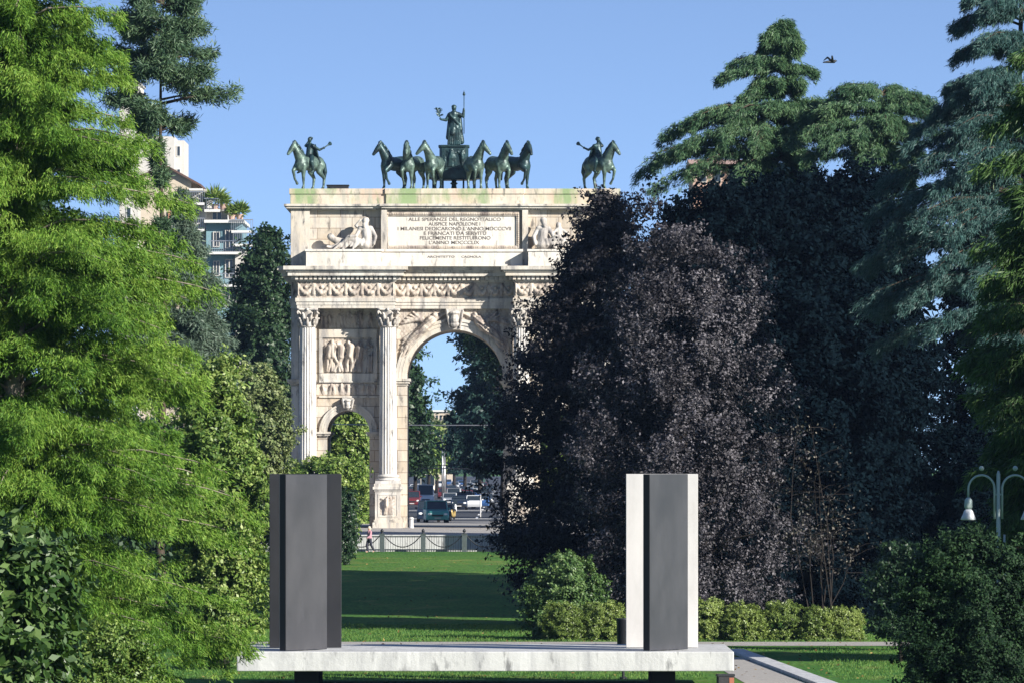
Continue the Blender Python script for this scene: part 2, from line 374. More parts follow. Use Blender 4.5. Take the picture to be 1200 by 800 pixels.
def broadleaf(name, label, cat, rows, Y, tx, mat_, seed, nb=260, nl=220, rb=0.9, leaf=0.2, asp=0.55, depth=0.85, inner=0.45, flat=0.65,
              bark='bark_dark', r0=0.35, group=None, base=None, up=0.25, nlimb=26, trunk=True, lump=0.22, lsize=None, shoot=0.55, upr=0.35, ntw=7, pit=0.25):
    g = rng(seed); P = Prof(rows, Y, tx, depth); gzv = gz(Y) if base is None else base
    root = empty(name, (0, 0, 0), 0, label, cat, group)
    z = P.sample(nb, g, 1.25); th = g.random(nb) * 2 * np.pi; f = inner + (1 - inner) * np.sqrt(g.random(nb)) ; f *= 1 - 0.12 * g.random(nb)
    l_, r_ = P.rad(z); lm = lumps(th, z, np.maximum(.5 * (l_ + r_), .3), lsize or rb * 3.2, g); f *= 1.06 - lump * (1 - lm) * 1.5; f *= 1 - pit * (1 - np.clip((lm - .25) / .25, 0, 1))
    B = P.at(z, th, f, rb * 0.75); out = norm(np.stack([np.cos(th), np.sin(th), np.full(nb, up)], -1))
    size = rb * (0.55 + 0.75 * g.random(nb))
    # twigs inside each bough, leaves on each twig
    nt_ = ntw; tw = B[:, None] + g.normal(0, 0.42, (nb, nt_, 3)) * size[:, None, None] * np.array([1, 1, flat])
    per = max(2, nl // nt_)
    sdir_ = norm(out[:, None] * .8 + np.array([0, 0, upr]) + g.normal(0, .45, (nb, nt_, 3)))         # each twig a leafy shoot
    tt = g.random((nb, nt_, per)) ** .8
    c = tw[:, :, None] + sdir_[:, :, None] * (tt * shoot * 1.6)[..., None] * size[:, None, None, None] + g.normal(0, 0.20, (nb, nt_, per, 3)) * size[:, None, None, None] * (1.05 - .65 * tt)[..., None] * np.array([1, 1, flat])
    o = np.broadcast_to(out[:, None, None], c.shape).reshape(-1, 3); c = c.reshape(-1, 3); N = len(c)
    nrm = norm(o * 0.7 + np.array([0, 0, 0.45]) + g.normal(0, 0.6, (N, 3))); d = norm(np.cross(nrm, g.normal(0, 1, (N, 3)))); d = norm(d + np.array([0, 0, -0.25])); s = norm(np.cross(d, nrm))
    Lg = leaf * (0.6 + 0.8 * g.random(N)); keep = c[:, 2] > gzv + 0.03
    c, d, s, Lg = c[keep], d[keep], s[keep], Lg[keep]
    leaf_mesh("crown", c, d, s, Lg, Lg * asp, mat_, root, 0.06)
    if trunk:
        limbs = []
        zmin = max(P.zbot, gzv + 0.3)
        for i in g.choice(nb, min(nlimb, nb), replace=False):
            zb = max(gzv + 0.25 * (zmin - gzv), min(B[i, 2] - 0.4 * abs(B[i, 0] - P.tx) - 0.5, P.ztop - 1))
            zb = max(zb, gzv + 0.2); t = (zb - gzv) / (P.ztop - gzv)
            limbs.append(((P.tx, P.Y, zb), B[i], r0 * (1 - 0.8 * t) * 0.45))
        limb_mesh("trunk", P, gzv - 0.1, P.ztop - 0.12 * (P.ztop - gzv), r0, limbs, M[bark], root, g)
    return root

def conifer(name, label, cat, rows, Y, tx, mat_, seed, nb=300, ns=46, nbl=12, blade=(0.34, 0.05), droop=0.35, rise=0.12, hang=0.8, outw=0.55, jit=0.5,
            spread=(0.12, 0.42), thick=0.12, start=0.25, depth=0.85, bark='bark', r0=0.4, group=None, base=None, whorl=0.0, fmin=0.75, limbr=0.05, top=True,
            limb_share=0.5, tuft=0.10, lump=0.25, lsize=2.2, drop=0.0, fringe=0.0, pit=0.0, extra=(), xrep=3, dexp=2.0, lift=-0.05, latdrop=0.22):
    """boughs leave the trunk, rise a little, droop at the tip and carry hanging sprays of fine blades"""
    g = rng(seed); P = Prof(rows, Y, tx, depth); gzv = gz(Y) if base is None else base
    root = empty(name, (0, 0, 0), 0, label, cat, group)
    z = P.sample(nb, g, 0.9)
    if whorl: z = np.round(z / whorl) * whorl + g.normal(0, whorl * 0.22, nb)
    z = np.clip(z, P.zbot, P.ztop)
    th = g.random(nb) * 2 * np.pi; f = fmin + (1.0 - fmin) * g.random(nb)
    l_, r_ = P.rad(z); lm = lumps(th, z, np.maximum(.5 * (l_ + r_), .3), lsize, g); f *= 1.06 - lump * 1.5 * (1 - lm); f *= 1 - pit * (1 - np.clip((lm - .30) / .18, 0, 1))
    if drop:
        kp = lm > drop; z, th, f = z[kp], th[kp], f[kp]; nb = len(z)
    tip = P.at(z, th, f); base_p = np.stack([np.full(nb, P.tx), np.full(nb, P.Y), z], -1)
    if len(extra):
        ex = np.array([(PX(q[0], Y), Y + q[2], PZ(q[1], Y)) for q0 in extra for q in [(q0[0] + g.normal(0, 5), q0[1] + g.normal(0, 4), q0[2] + g.normal(0, .35)) for _ in range(xrep)]]); tip = np.concatenate([tip, ex]); base_p = np.concatenate([base_p, np.stack([np.full(len(ex), P.tx), np.full(len(ex), P.Y), ex[:, 2]], -1)]); nb = len(tip)
    vec = tip - base_p; ln = np.linalg.norm(vec[:, :2], axis=1); out = norm(vec * np.array([1, 1, 0]) + 1e-6)
    side = np.stack([-out[:, 1], out[:, 0], np.zeros(nb)], -1)
    t = start + (1 - start) * g.random((nb, ns)) ** 0.8
    zoff = (rise * t - droop * t ** dexp) * ln[:, None]
    cpos = base_p[:, None] + vec[:, None] * t[..., None]; cpos[..., 2] += zoff + droop * 0.35 * ln[:, None]
    latw = (spread[0] + spread[1] * np.sin(np.pi * np.clip(t, 0, 1) ** 0.8)) * np.minimum(ln, 3.2)[:, None]
    lat = g.normal(0, 0.5, (nb, ns)) * latw
    cpos += side[:, None] * lat[..., None]; cpos[..., 2] += g.normal(0, 1, (nb, ns)) * thick - np.abs(lat) * latdrop
    if fringe: cpos[..., 2] -= fringe * g.random((nb, ns)) ** 2 * np.clip(t * 1.3, .2, 1)
    c = cpos[:, :, None] + g.normal(0, tuft, (nb, ns, nbl, 3))
    N = nb * ns * nbl; c = c.reshape(-1, 3)
    o = np.broadcast_to(out[:, None, None], (nb, ns, nbl, 3)).reshape(-1, 3)
    sg = np.broadcast_to((np.sign(lat)[..., None] * side[:, None])[:, :, None], (nb, ns, nbl, 3)).reshape(-1, 3)
    d = norm(o * outw + sg * 0.35 + np.array([0, 0, -hang]) + g.normal(0, jit, (N, 3)))
    s = norm(np.cross(d, g.normal(0, 1, (N, 3)) + np.array([0.25, -1.0, 0.4])))
    Lg = blade[0] * (0.55 + 0.9 * g.random(N)); Wd = blade[1] * (0.7 + 0.6 * g.random(N))
    keep = c[:, 2] > gzv + 0.03
    leaf_mesh("crown", c[keep], d[keep], s[keep], Lg[keep], Wd[keep], mat_, root, 0.05)
    b = MB(); n = 10
    b.tube([(P.tx + 0.1 * math.sin(i * 1.3 + P.tx), P.Y, gzv - 0.1 + (P.ztop - 0.5 - gzv) * i / (n - 1)) for i in range(n)], [r0 * (1.25 if i == 0 else 1) * (1 - 0.96 * i / (n - 1)) for i in range(n)], 8)
    for i in range(nb):
        if g.random() > limb_share: continue
        pts = []
        for q in (0.0, 0.3, 0.6, 0.85, 1.0):
            pp = base_p[i] + vec[i] * q; pp = pp.copy(); pp[2] += (rise * q - droop * q ** dexp + droop * 0.35) * ln[i] * min(1, q * 3) + lift
            pts.append(pp)
        rr = limbr * (0.5 + 0.25 * min(ln[i], 4)); b.tube(pts, [rr, rr * 0.8, rr * 0.55, rr * 0.3, rr * 0.12], 4)
    b.build("trunk", M[bark], root, smooth=True, fix=False)
    return root

# ------------------------------------------------------------------ smooth bodies (one continuous surface each)
def body(name, caps, mat_, parent, voxel=0.04, smooth=3, M4=None):
    """caps: (p0, r0, p1, r1) tapered limbs or (c, (rx, ry, rz)) masses, fused into one skin"""
    b = MB()
    for cpt in caps:
        if len(cpt) == 2:
            b.ball(cpt[0], 1.0, cpt[1], 14, 9)
        else:
            p0, r0, p1, r1 = cpt; p0 = Vector(p0); p1 = Vector(p1); t = p1 - p0; n = 7
            pts = [p0 - t.normalized() * r0 * 0.9, p0 - t.normalized() * r0 * 0.55] + [p0 + t * (i / (n - 1)) for i in range(n)] + [p1 + t.normalized() * r1 * 0.55, p1 + t.normalized() * r1 * 0.9]
            rad = [r0 * 0.4, r0 * 0.84] + [r0 + (r1 - r0) * i / (n - 1) for i in range(n)] + [r1 * 0.84, r1 * 0.4]
            b.tube(pts, rad, 12)
    if M4 is not None: b.v = [tuple(M4 @ Vector(v)) for v in b.v]
    me = b.mesh("tmp"); bm = bmesh.new(); bm.from_mesh(me); bmesh.ops.recalc_face_normals(bm, faces=bm.faces[:]); bm.to_mesh(me); bm.free()
    o = bpy.data.objects.new("tmp", me); COL.objects.link(o)
    md = o.modifiers.new("r", 'REMESH'); md.mode = 'VOXEL'; md.voxel_size = voxel; md.use_smooth_shade = True
    if smooth:
        ms = o.modifiers.new("s", 'SMOOTH'); ms.factor = 0.5; ms.iterations = smooth
    dg = bpy.context.evaluated_depsgraph_get(); me2 = bpy.data.meshes.new_from_object(o.evaluated_get(dg))
    bpy.data.objects.remove(o); bpy.data.meshes.remove(me)
    me2.name = name; me2.materials.clear(); me2.polygons.foreach_set("use_smooth", [True] * len(me2.polygons))
    return link(name, me2, mat_, parent)

# ------------------------------------------------------------------ the triumphal arch
AY = 550.0; U = AY / F; AX = PX(533, AY); AZ = PZ(618, AY)
def lx(x): return (x - 533) * U
def lz(y): return (618 - y) * U
arch = empty("triumphal_arch", (AX, AY, AZ), 0, "pale marble triumphal arch with three openings, fluted columns and an inscribed attic", "arch")
BW = lx(725); DEP = 12.0

def arc(cx, r, zs, n=28, a0=math.pi, a1=0.0): return [(cx + r * math.cos(a0 + (a1 - a0) * i / n), zs + r * math.sin(a0 + (a1 - a0) * i / n)) for i in range(n + 1)]
def opening_outline(x0, x1, z0, z1, cx, r, zs):
    return [(x0, z0), (cx - r, z0)] + arc(cx, r, zs) + [(cx + r, z0), (x1, z0), (x1, z1), (x0, z1)]
SC = lx(658); SR = 25 * U; SZ = lz(506); MR = 56.5 * U; MZ = lz(443); WT = lz(362)   # side and main opening
mb = MB()
mb.prism(opening_outline(-BW, lx(448), 0, WT, -SC, SR, SZ), 0, DEP, 'y')
mb.prism(opening_outline(lx(448), -lx(448), 0, WT, 0, MR, MZ), 0, DEP, 'y')
mb.prism(opening_outline(-lx(448), BW, 0, WT, SC, SR, SZ), 0, DEP, 'y')
mb.build("wall", M['wall'], arch)

def plan(p, yc=-0.35, ys=-2.2, xo=None, xi=None, back=12.3):
    xo = lx(717) if xo is None else xo; xi = lx(603) if xi is None else xi
    pts = [(-BW - p, back + p), (-BW - p, -0.35 - p), (-xo - p, -0.35 - p - 0.001), (-xo - p, ys - p), (-xi + p, ys - p), (-xi + p, yc - p)]
    return pts + [(-x, y) for (x, y) in reversed(pts)]
e = MB()
zA, zF, zC0, zC1 = WT, lz(350), lz(331), lz(313)
e.prism(plan(0.0), zA, zA + 0.24); e.prism(plan(0.05), zA + 0.24, zA + 0.48); e.prism(plan(0.12), zA + 0.48, zF)
e.build("architrave", M['trim'], arch)
e = MB(); e.prism(plan(0.0), zF, zC0); e.build("frieze", M['relief'], arch)
e = MB(); hC = zC1 - zC0
e.prism(plan(0.10), zC0, zC0 + 0.10); e.prism(plan(0.18), zC0 + 0.10, zC0 + 0.42); e.prism(plan(0.66), zC0 + 0.42, zC0 + 0.72); e.prism(plan(0.80), zC0 + 0.72, zC0 + 0.86); e.prism(plan(0.98), zC0 + 0.86, zC1)
pl = plan(0.18)                       # dentils march round the plan
for i in range(len(pl)):
    p = Vector(pl[i]); q = Vector(pl[(i + 1) % len(pl)]); d = q - p; L_ = d.length
    if L_ < 0.3 or min(p.y, q.y) > 5: continue
    d.normalize(); nrm = Vector((d.y, -d.x))
    if nrm.dot(Vector((0, 1))) > 0.5: nrm = -nrm
    if abs(nrm.y) < 0.3: nrm = Vector((1 if p.x > 0 else -1, 0)) * (1 if abs(p.x) > 6 else -1)
    k = int(L_ / 0.34)
    for j in range(k):
        c = p + d * ((j + 0.5) * L_ / k); M4 = Matrix.Translation((c.x, c.y, 0)) @ Matrix.Rotation(math.atan2(d.y, d.x), 4, 'Z')
        s_ = 1 if (M4.to_3x3() @ Vector((0, 1, 0))).xy.dot(nrm) > 0 else -1
        e.box(-0.11, 0.11, min(-0.01 * s_, 0.24 * s_), max(-0.01 * s_, 0.24 * s_), zC0 + 0.14, zC0 + 0.40, M4)
e.build("cornice", M['trim'], arch)

# reliefs: sculpted height-fields
def caps2d(X, Z, x0, z0, r0, x1, z1, r1, H):
    dx, dz = x1 - x0, z1 - z0; l2 = dx * dx + dz * dz + 1e-9
    t = np.clip(((X - x0) * dx + (Z - z0) * dz) / l2, 0, 1); r = r0 + (r1 - r0) * t
    d2 = (X - x0 - t * dx) ** 2 + (Z - z0 - t * dz) ** 2
    return np.maximum(H, np.sqrt(np.maximum(r * r - d2, 0)) * 1.25)
def figure2d(X, Z, H, x, z, h, g, lean=0.0, wing=False):
    s = h; a = g.normal(0, 0.05)
    hip = (x + lean * 0.5 * s, z + 0.50 * s); sh = (x + lean * 0.82 * s, z + 0.80 * s); hd = (sh[0] + (a + lean * 0.1) * s, z + 0.92 * s)
    H = caps2d(X, Z, *hd, .075 * s, hd[0], hd[1] + .03 * s, .06 * s, H)
    H = caps2d(X, Z, *sh, .125 * s, *hip, .11 * s, H)
    for k in (-1, 1):
        kn = (hip[0] + (k * 0.06 + g.normal(0, .05)) * s, z + 0.26 * s); ft = (kn[0] + g.normal(0, .05) * s, z + 0.03 * s)
        H = caps2d(X, Z, hip[0] + k * .04 * s, hip[1], .085 * s, *kn, .06 * s, H); H = caps2d(X, Z, *kn, .06 * s, *ft, .04 * s, H)
        an = g.uniform(-1.4, 0.9); el = (sh[0] + k * (0.12 + .12 * abs(math.cos(an))) * s, sh[1] + .16 * math.sin(an) * s); hn = (el[0] + k * .12 * s * g.uniform(-.6, 1), el[1] + g.uniform(-.15, .2) * s)
        H = caps2d(X, Z, sh[0] + k * .09 * s, sh[1], .05 * s, *el, .042 * s, H); H = caps2d(X, Z, *el, .042 * s, *hn, .032 * s, H)
    dr = np.maximum(0, 0.05 * s * (1 - ((X - x) / (.2 * s)) ** 2)) * (np.sin((X - x) * 26 / s + g.uniform(0, 6)) * .5 + .5) * ((Z > z) & (Z < z + .55 * s))
    return np.maximum(H, dr)
def grid(x0, x1, z0, z1, st=0.05):
    return np.meshgrid(np.linspace(x0, x1, max(3, int((x1 - x0) / st))), np.linspace(z0, z1, max(3, int((z1 - z0) / st))))
def scene_relief(x0, x1, z0, z1, n, seed, hmin=0.8, deep=1.0):
    g = rng(seed); X, Z = grid(x0, x1, z0, z1); H = np.zeros_like(X); h = z1 - z0
    for i in range(n):
        H = figure2d(X, Z, H, x0 + (x1 - x0) * (i + 0.5 + g.normal(0, .15)) / n, z0 + .02 * h, h * g.uniform(hmin, 0.97), g, g.normal(0, .12))
    H = H * deep * 1.35 + 0.02 * np.sin(X * 17 + 3 * np.sin(Z * 5)) * np.sin(Z * 13) * 0.5
    H[0, :] = H[-1, :] = -0.03; H[:, 0] = H[:, -1] = -0.03
    return X, Z, H
def festoon_relief(x0, x1, z0, z1, n, seed):
    g = rng(seed); X, Z = grid(x0, x1, z0, z1, 0.045); H = np.zeros_like(X); h = z1 - z0; wd = (x1 - x0) / n
    for i in range(n):
        c = x0 + (i + .5) * wd
        for k in range(15):                                   # a swag of fruit and leaves
            u = -1 + 2 * k / 14; px = c + u * wd * .40; pz = z0 + h * (.78 - .52 * (1 - u * u)); r = h * (.07 + .09 * (1 - u * u)) * g.uniform(.8, 1.2)
            H = caps2d(X, Z, px, pz, r, px + .02, pz, r, H)
        H = caps2d(X, Z, c, z0 + h * .66, h * .12, c + .01, z0 + h * .66, h * .12, H)       # rosette above it
        e_ = x0 + i * wd
        for xx in (e_ + .03, e_ + wd - .03):                  # winged figure between swags
            H = caps2d(X, Z, xx, z0 + h * .2, h * .10, xx, z0 + h * .75, h * .12, H); H = caps2d(X, Z, xx, z0 + h * .88, h * .08, xx + .01, z0 + h * .9, h * .07, H)
    H[0, :] = H[-1, :] = -0.03; H[:, 0] = H[:, -1] = -0.03
    return X, Z, H
def relief(name, xzh, y0, parent=arch, m='relief'):
    b = MB(); b.field(*xzh, y0); return b.build(name, M[m], parent, smooth=True, fix=False)
FRZ = (zF + 0.06, zC0 - 0.05)
relief("festoon_relief", festoon_relief(-lx(603) - 0.05, lx(603) + 0.05, *FRZ, 9, 3), -0.352)
for s in (-1, 1):
    a, b_ = sorted((s * lx(603.5), s * lx(716.5))); relief("festoon_relief", festoon_relief(a, b_, *FRZ, 6, 5 + s), -2.202)

# side bays: upper relief, framed panel, small frieze
for s in (-1, 1):
    def sp(a, b_): return tuple(sorted((s * lx(a), s * lx(b_))))
    relief("panel_relief", scene_relief(*sp(625, 692), lz(385), lz(364), 6, 11 + s, .75), -0.002)
    relief("panel_relief", scene_relief(*sp(629, 687.5), lz(436), lz(397), 7, 21 + s, .85, 1.15), -0.002)
    relief("panel_relief", scene_relief(*sp(624, 692), lz(463), lz(447.5), 9, 31 + s, .8), -0.002)
    fr = MB()
    x0, x1 = sp(624, 692)
    fr.box(x0, x1, -0.14, 0.05, lz(395.5), lz(386)); fr.box(x0, x1, -0.10, 0.05, lz(446.5), lz(437)); fr.box(x0, x1, -0.16, 0.05, lz(447.5), lz(446.0)); fr.box(x0, x1, -0.12, 0.05, lz(465.5), lz(463.5))
    for (p, q) in ((624, 628.5), (688, 692)):
        a, b_ = sp(p, q); fr.box(a, b_, -0.14, 0.05, lz(436.8), lz(395.7))
    fr.build("panel_frame", M['trim'], arch)

def archivolt(cx, r, zs, wdt, y, t=0.18):
    b = MB()
    for (a, c, yy) in ((0.0, 0.42, 0.5), (0.44, 0.72, 0.8), (0.74, 1.0, 1.15)):
        n = 32; o1 = arc(cx, r + wdt * c, zs, n); i1 = arc(cx, r + wdt * a, zs, n); vs = []; fs = []
        for k in range(n + 1):
            for (p, yd) in ((i1[k], y + 0.05), (i1[k], y - t * yy), (o1[k], y - t * yy), (o1[k], y + 0.05)): vs.append((p[0], yd, p[1]))
        for k in range(n):
            for j in range(3): fs.append((4 * k + j, 4 * k + j + 1, 4 * k + 5 + j, 4 * k + 4 + j))
        b.add(vs, fs)
    return b
ob = archivolt(0, MR + 0.002, MZ, 13 * U, 0, 0.22).build("archivolt", M['trim'], arch)
for s in (-1, 1): archivolt(s * SC, SR + 0.002, SZ, 9 * U, 0, 0.18).build("archivolt", M['trim'], arch)
def impost(x0, x1, z0, z1, y=0.0, dep=DEP):
    b = MB(); h = z1 - z0
    b.box(x0 - .06, x1 + .06, y - .12, dep, z0, z0 + h * .3); b.box(x0 - .18, x1 + .18, y - .26, dep, z0 + h * .3, z0 + h * .62); b.box(x0 - .27, x1 + .27, y - .36, dep, z0 + h * .62, z1); return b
for s in (-1, 1):
    a, b_ = sorted((s * (MR - 0.0), s * (MR + 13 * U))); impost(a, b_, lz(451), lz(443)).build("impost", M['trim'], arch)
    for (p, q) in ((SC - SR - 8.5 * U, SC - SR), (SC + SR, SC + SR + 8.5 * U)):
        a, b_ = sorted((s * p, s * q)); impost(a, b_, lz(511.5), lz(505.5)).build("impost", M['trim'], arch)
    a, b_ = sorted((s * lx(718), s * (BW + .02))); impost(a, b_, lz(451), lz(444)).build("impost", M['trim'], arch)
    # corner pilaster strip of the wall end
    b = MB(); a, b_ = sorted((s * lx(716), s * lx(724))); b.box(a, b_, -0.12, 0.02, 0.02, lz(452)); b.box(a, b_, -0.12, 0.02, lz(443.5), WT - 0.01); b.build("pilaster", M['shaft'], arch)
# keystones with a head carved on each
def keystone(cx, z0, z1, w0, w1, y):
    b = MB(); vs = [(cx - w0, y + .1, z0), (cx + w0, y + .1, z0), (cx + w1, y + .1, z1), (cx - w1, y + .1, z1), (cx - w0, y - .32, z0), (cx + w0, y - .32, z0), (cx + w1, y - .55, z1), (cx - w1, y - .55, z1)]
    b.add(vs, [(0, 1, 2, 3), (4, 7, 6, 5), (0, 4, 5, 1), (1, 5, 6, 2), (2, 6, 7, 3), (3, 7, 4, 0)])
    h = z1 - z0; b.ball((cx, y - .52, z0 + h * .52), h * .24, (.85, .8, 1.2)); b.ball((cx, y - .5, z0 + h * .26), h * .2, (1.1, .7, .8)); b.ball((cx, y - .60, z0 + h * .80), h * .17, (1.5, .9, .6))
    b.tube([(cx - w1 * .9, y - .5, z1 - .1), (cx - w0 * .9, y - .42, z0 + .15)], [.1, .07]); b.tube([(cx + w1 * .9, y - .5, z1 - .1), (cx + w0 * .9, y - .42, z0 + .15)], [.1, .07])
    return b
keystone(0, lz(386.3), WT, 0.42, 0.66, -.1).build("keystone", M['statue'], arch)
for s in (-1, 1): keystone(s * SC, lz(480), lz(465.8), 0.30, 0.44, -.05).build("keystone", M['statue'], arch)
# flying Victories in the main spandrels
def spandrel(s):
    X, Z = grid(lx(535), lx(598), lz(442), lz(363), 0.05); H = np.zeros_like(X)
    # coordinates in u: body floats along the arch
    def P(x, y): return (lx(x), lz(y))
    def C(a, ra, b_, rb_):
        nonlocal H
        H = caps2d(X, Z, *P(*a), ra, *P(*b_), rb_, H)
    C((556, 370), .24, (556.5, 369.5), .23); C((561, 376), .40, (568, 384), .36); C((568, 384), .40, (577, 391), .34); C((577, 391), .34, (588, 402), .24); C((588, 402), .22, (595, 418), .15); C((574, 392), .30, (585, 404), .2); C((585, 404), .2, (591, 424), .13)
    C((557, 375), .17, (547, 369), .12); C((547, 369), .13, (541, 366), .12); C((566, 379), .17, (575, 372), .13)
    for k in range(5): C((570 + k, 378 - k), .16, (582 + 3.6 * k, 366 + 3.4 * k), .10)
    for k in range(4): C((579, 388), .16, (594 + k, 398 + 5 * k), .10)
    d = np.hypot(X, Z - MZ); H = H * 1.5 * (.92 + .10 * np.sin(X * 14 + Z * 19)); H = np.where(d < MR + 6 * U, -2.0, H + .015 * np.sin(X * 19) * np.sin(Z * 15)); H[0, :] = H[-1, :] = -.04; H[:, 0] = H[:, -1] = -.04
    if s < 0: X = -X[:, ::-1]; H = H[:, ::-1]
    return X, Z, H
for s in (-1, 1): relief("victory_relief", spandrel(s), -0.004)

# the four giant Corinthian columns on pedestals
def capital(b, cx, cy, z0, z1, r):
    h = z1 - z0
    b.lathe([(r * 1.0, 0), (r * 1.1, .03 * h), (r * 1.1, .07 * h), (r * .98, .1 * h), (r * 1.0, .5 * h), (r * 1.22, .82 * h), (r * 1.3, .88 * h)], cx, cy, z0, 20)
    for row, (zz, hh, rr, n, ph) in enumerate(((.08, .40, 1.05, 8, 0), (.34, .40, 1.12, 8, math.pi / 8))):
        for k in range(n):
            a = 2 * math.pi * k / n + ph; ca, sa = math.cos(a), math.sin(a)
            P_ = lambda q, t: (cx + ca * r * q, cy + sa * r * q, z0 + h * t)
            b.tube([P_(rr * .95, zz), P_(rr * 1.08, zz + hh * .5), P_(rr * 1.22, zz + hh * .92), P_(rr * 1.42, zz + hh), P_(rr * 1.46, zz + hh * .86)], [r * .19, r * .23, r * .17, r * .12, r * .05], 6)
    for k in range(4):
        a = math.pi / 4 + k * math.pi / 2; ca, sa = math.cos(a), math.sin(a)
        P_ = lambda q, t: (cx + ca * r * q, cy + sa * r * q, z0 + h * t)
        b.tube([P_(1.1, .55), P_(1.35, .75), P_(1.72, .86), P_(1.85, .78), P_(1.76, .70), P_(1.66, .76)], [r * .1, r * .12, r * .14, r * .14, r * .12, r * .06], 6)
        a2 = k * math.pi / 2; b.ball((cx + math.cos(a2) * r * 1.38, cy + math.sin(a2) * r * 1.38, z0 + h * .93), r * .2, seg=8, rings=5)
    q = r * 1.52; c = r * .18; n = 6; pts = []
    for k in range(4):
        a = k * math.pi / 2 + math.pi / 4
        for i in range(n):
            t = i / n; a1, a2 = a, a + math.pi / 2
            p = Vector((math.cos(a1), math.sin(a1))) * r * 1.95 * (1 - t) + Vector((math.cos(a2), math.sin(a2))) * r * 1.95 * t
            p *= 1 - .10 * math.sin(math.pi * t); pts.append((cx + p.x, cy + p.y))
    b.prism(pts, z0 + h * .89, z1 - .003)
CY = -1.45
for cx in (lx(361), lx(455), lx(611), lx(705)):
    col = empty("column", (cx, CY, 0)); col.parent = arch
    z0, z1 = lz(555), lz(384); n = 12
    pr = []
    for i in range(n + 1):
        t = i / n; pr.append((0.66 - 0.09 * t ** 1.6, z0 + (z1 - z0) * t))
    b = MB(); b.lathe(pr, 0, 0, 0, 160, 0.055, 20); b.build("shaft", M['shaft'], col, smooth=False)
    b = MB(); capital(b, 0, 0, z1, WT, .575); b.build("capital", M['statue'], col, smooth=True)
    b = MB(); zb = lz(566)
    b.box(-.93, .93, -.93, .93, zb, zb + .2); b.lathe([(.90, .2), (.94, .27), (.90, .36), (.76, .38), (.74, .46), (.82, .48), (.84, .55), (.80, .62), (.70, .64), (.68, .70)], 0, 0, zb, 40); b.build("column_base", M['shaft'], col, smooth=False)
    b = MB(); yb = -CY + 0.02
    b.box(-1.12, 1.12, -1.12, yb, 0, .42); b.box(-1.02, 1.02, -1.02, yb, .42, .62); b.box(-.94, .94, -.94, yb, .62, 2.72); b.box(-1.0, 1.0, -1.0, yb, 2.72, 2.86); b.box(-1.10, 1.10, -1.10, yb, 2.86, 3.06); b.box(-1.02, 1.02, -1.02, yb, 3.06, zb - .002)
    b.box(-.74, .74, -.97, -.93, 2.44, 2.52); b.box(-.74, .74, -.97, -.93, .82, .90); b.box(-.74, -.66, -.97, -.93, .902, 2.438); b.box(.66, .74, -.97, -.93, .902, 2.438)
    pd = b.build("pedestal", M['trim'], col)
    X, Z, H = scene_relief(-.62, .62, .95, 2.40, 1, int(cx * 10) % 97 + 3, .93, 1.3); r_ = MB(); r_.field(X, Z, H, -.942); r_.build("relief_figure", M['relief'], pd, smooth=True, fix=False)
# wall behind: pilaster responds
for cx in (lx(361), lx(455), lx(611), lx(705)):
    b = MB(); b.box(cx - .66, cx + .66, -.22, .02, lz(566), lz(383)); b.box(cx - .78, cx + .78, -.30, .02, lz(383), WT - .004); b.box(cx - .9, cx + .9, -.3, .015, .0, lz(566)); b.build("pilaster", M['wall'], arch)

# attic
zT0, zT1, zT2 = lz(247), lz(240), lz(222)
def aplan(p, side=-0.9, mid=-1.25, back=12.0):
    xo, xm = BW - .0, lx(613)
    pts = [(-xo - p, back + p), (-xo - p, side - p), (-xm - p, side - p - .001), (-xm - p, mid - p)]
    return pts + [(-x, y) for (x, y) in reversed(pts)]
b = MB(); b.prism(aplan(0.0), zC1, zT0); b.build("attic_wall", M['wall'], arch)
b = MB(); b.prism(aplan(.10, -1.2, -1.45), zT0, zT0 + .12); b.prism(aplan(.34, -1.2, -1.45), zT0 + .12, zT0 + .28); b.prism(aplan(.48, -1.2, -1.45), zT0 + .28, zT1)
for k in range(150):
    x = -BW + .1 + k * (2 * BW - .2) / 149; y = -1.2 - .1 if abs(x) > lx(613) + .12 else -1.45 - .1
    b.box(x - .05, x + .05, y - .10, y + .02, zT0 + .02, zT0 + .118)
b.build("attic_cornice", M['trim'], arch)
b = MB(); b.prism(aplan(.02, -1.2, -1.35), zT1, zT1 + .74); b.prism(aplan(.10, -1.2, -1.35), zT1 + .74, zT2); b.build("parapet", M['parapet'], arch, bevel=.02)
for s in (-1, 1):
    def sp(a, b_): return tuple(sorted((s * lx(a), s * lx(b_))))
    b = MB(); x0, x1 = sp(619, 706)
    b.box(x0, x1, -2.95, -.88, zC1, lz(296)); b.box(x0 - .08, x1 + .08, -3.03, -.88, lz(296), lz(293.5)); b.build("statue_ledge", M['plaque'], arch)
    b = MB(); x0, x1 = sp(702, 725); b.box(x0 + .03, x1 - .03, -1.25, -.88, zC1 + .003, zT0 - .01); b.build("pilaster", M['trim'], arch)
    b = MB(); x0, x1 = sp(612, 619); b.box(x0, x1, -1.62, -.88, zC1 + .003, zT0 - .01); b.build("pilaster", M['trim'], arch)
b = MB(); b.box(lx(447), lx(612), -1.75, -1.2, zC1 + .002, lz(296)); b.box(lx(446), lx(613), -1.85, -1.2, lz(296), lz(293)); b.build("plaque_base", M['plaque'], arch)
pq = MB(); px0, px1, pz0, pz1 = lx(451), lx(609.5), lz(293), lz(249.5)
pq.box(px0, px1, -1.32, -1.2, pz0, pz1)
plaque = pq.build("inscription_plaque", M['plaque'], arch)
fr = MB(); t = .27
for (x0, x1, z0, z1) in ((px0, px1, pz1 - t, pz1), (px0, px1, pz0, pz0 + t), (px0, px0 + t, pz0 + t, pz1 - t), (px1 - t, px1, pz0 + t, pz1 - t)): fr.box(x0, x1, -1.43, -1.321, z0, z1)
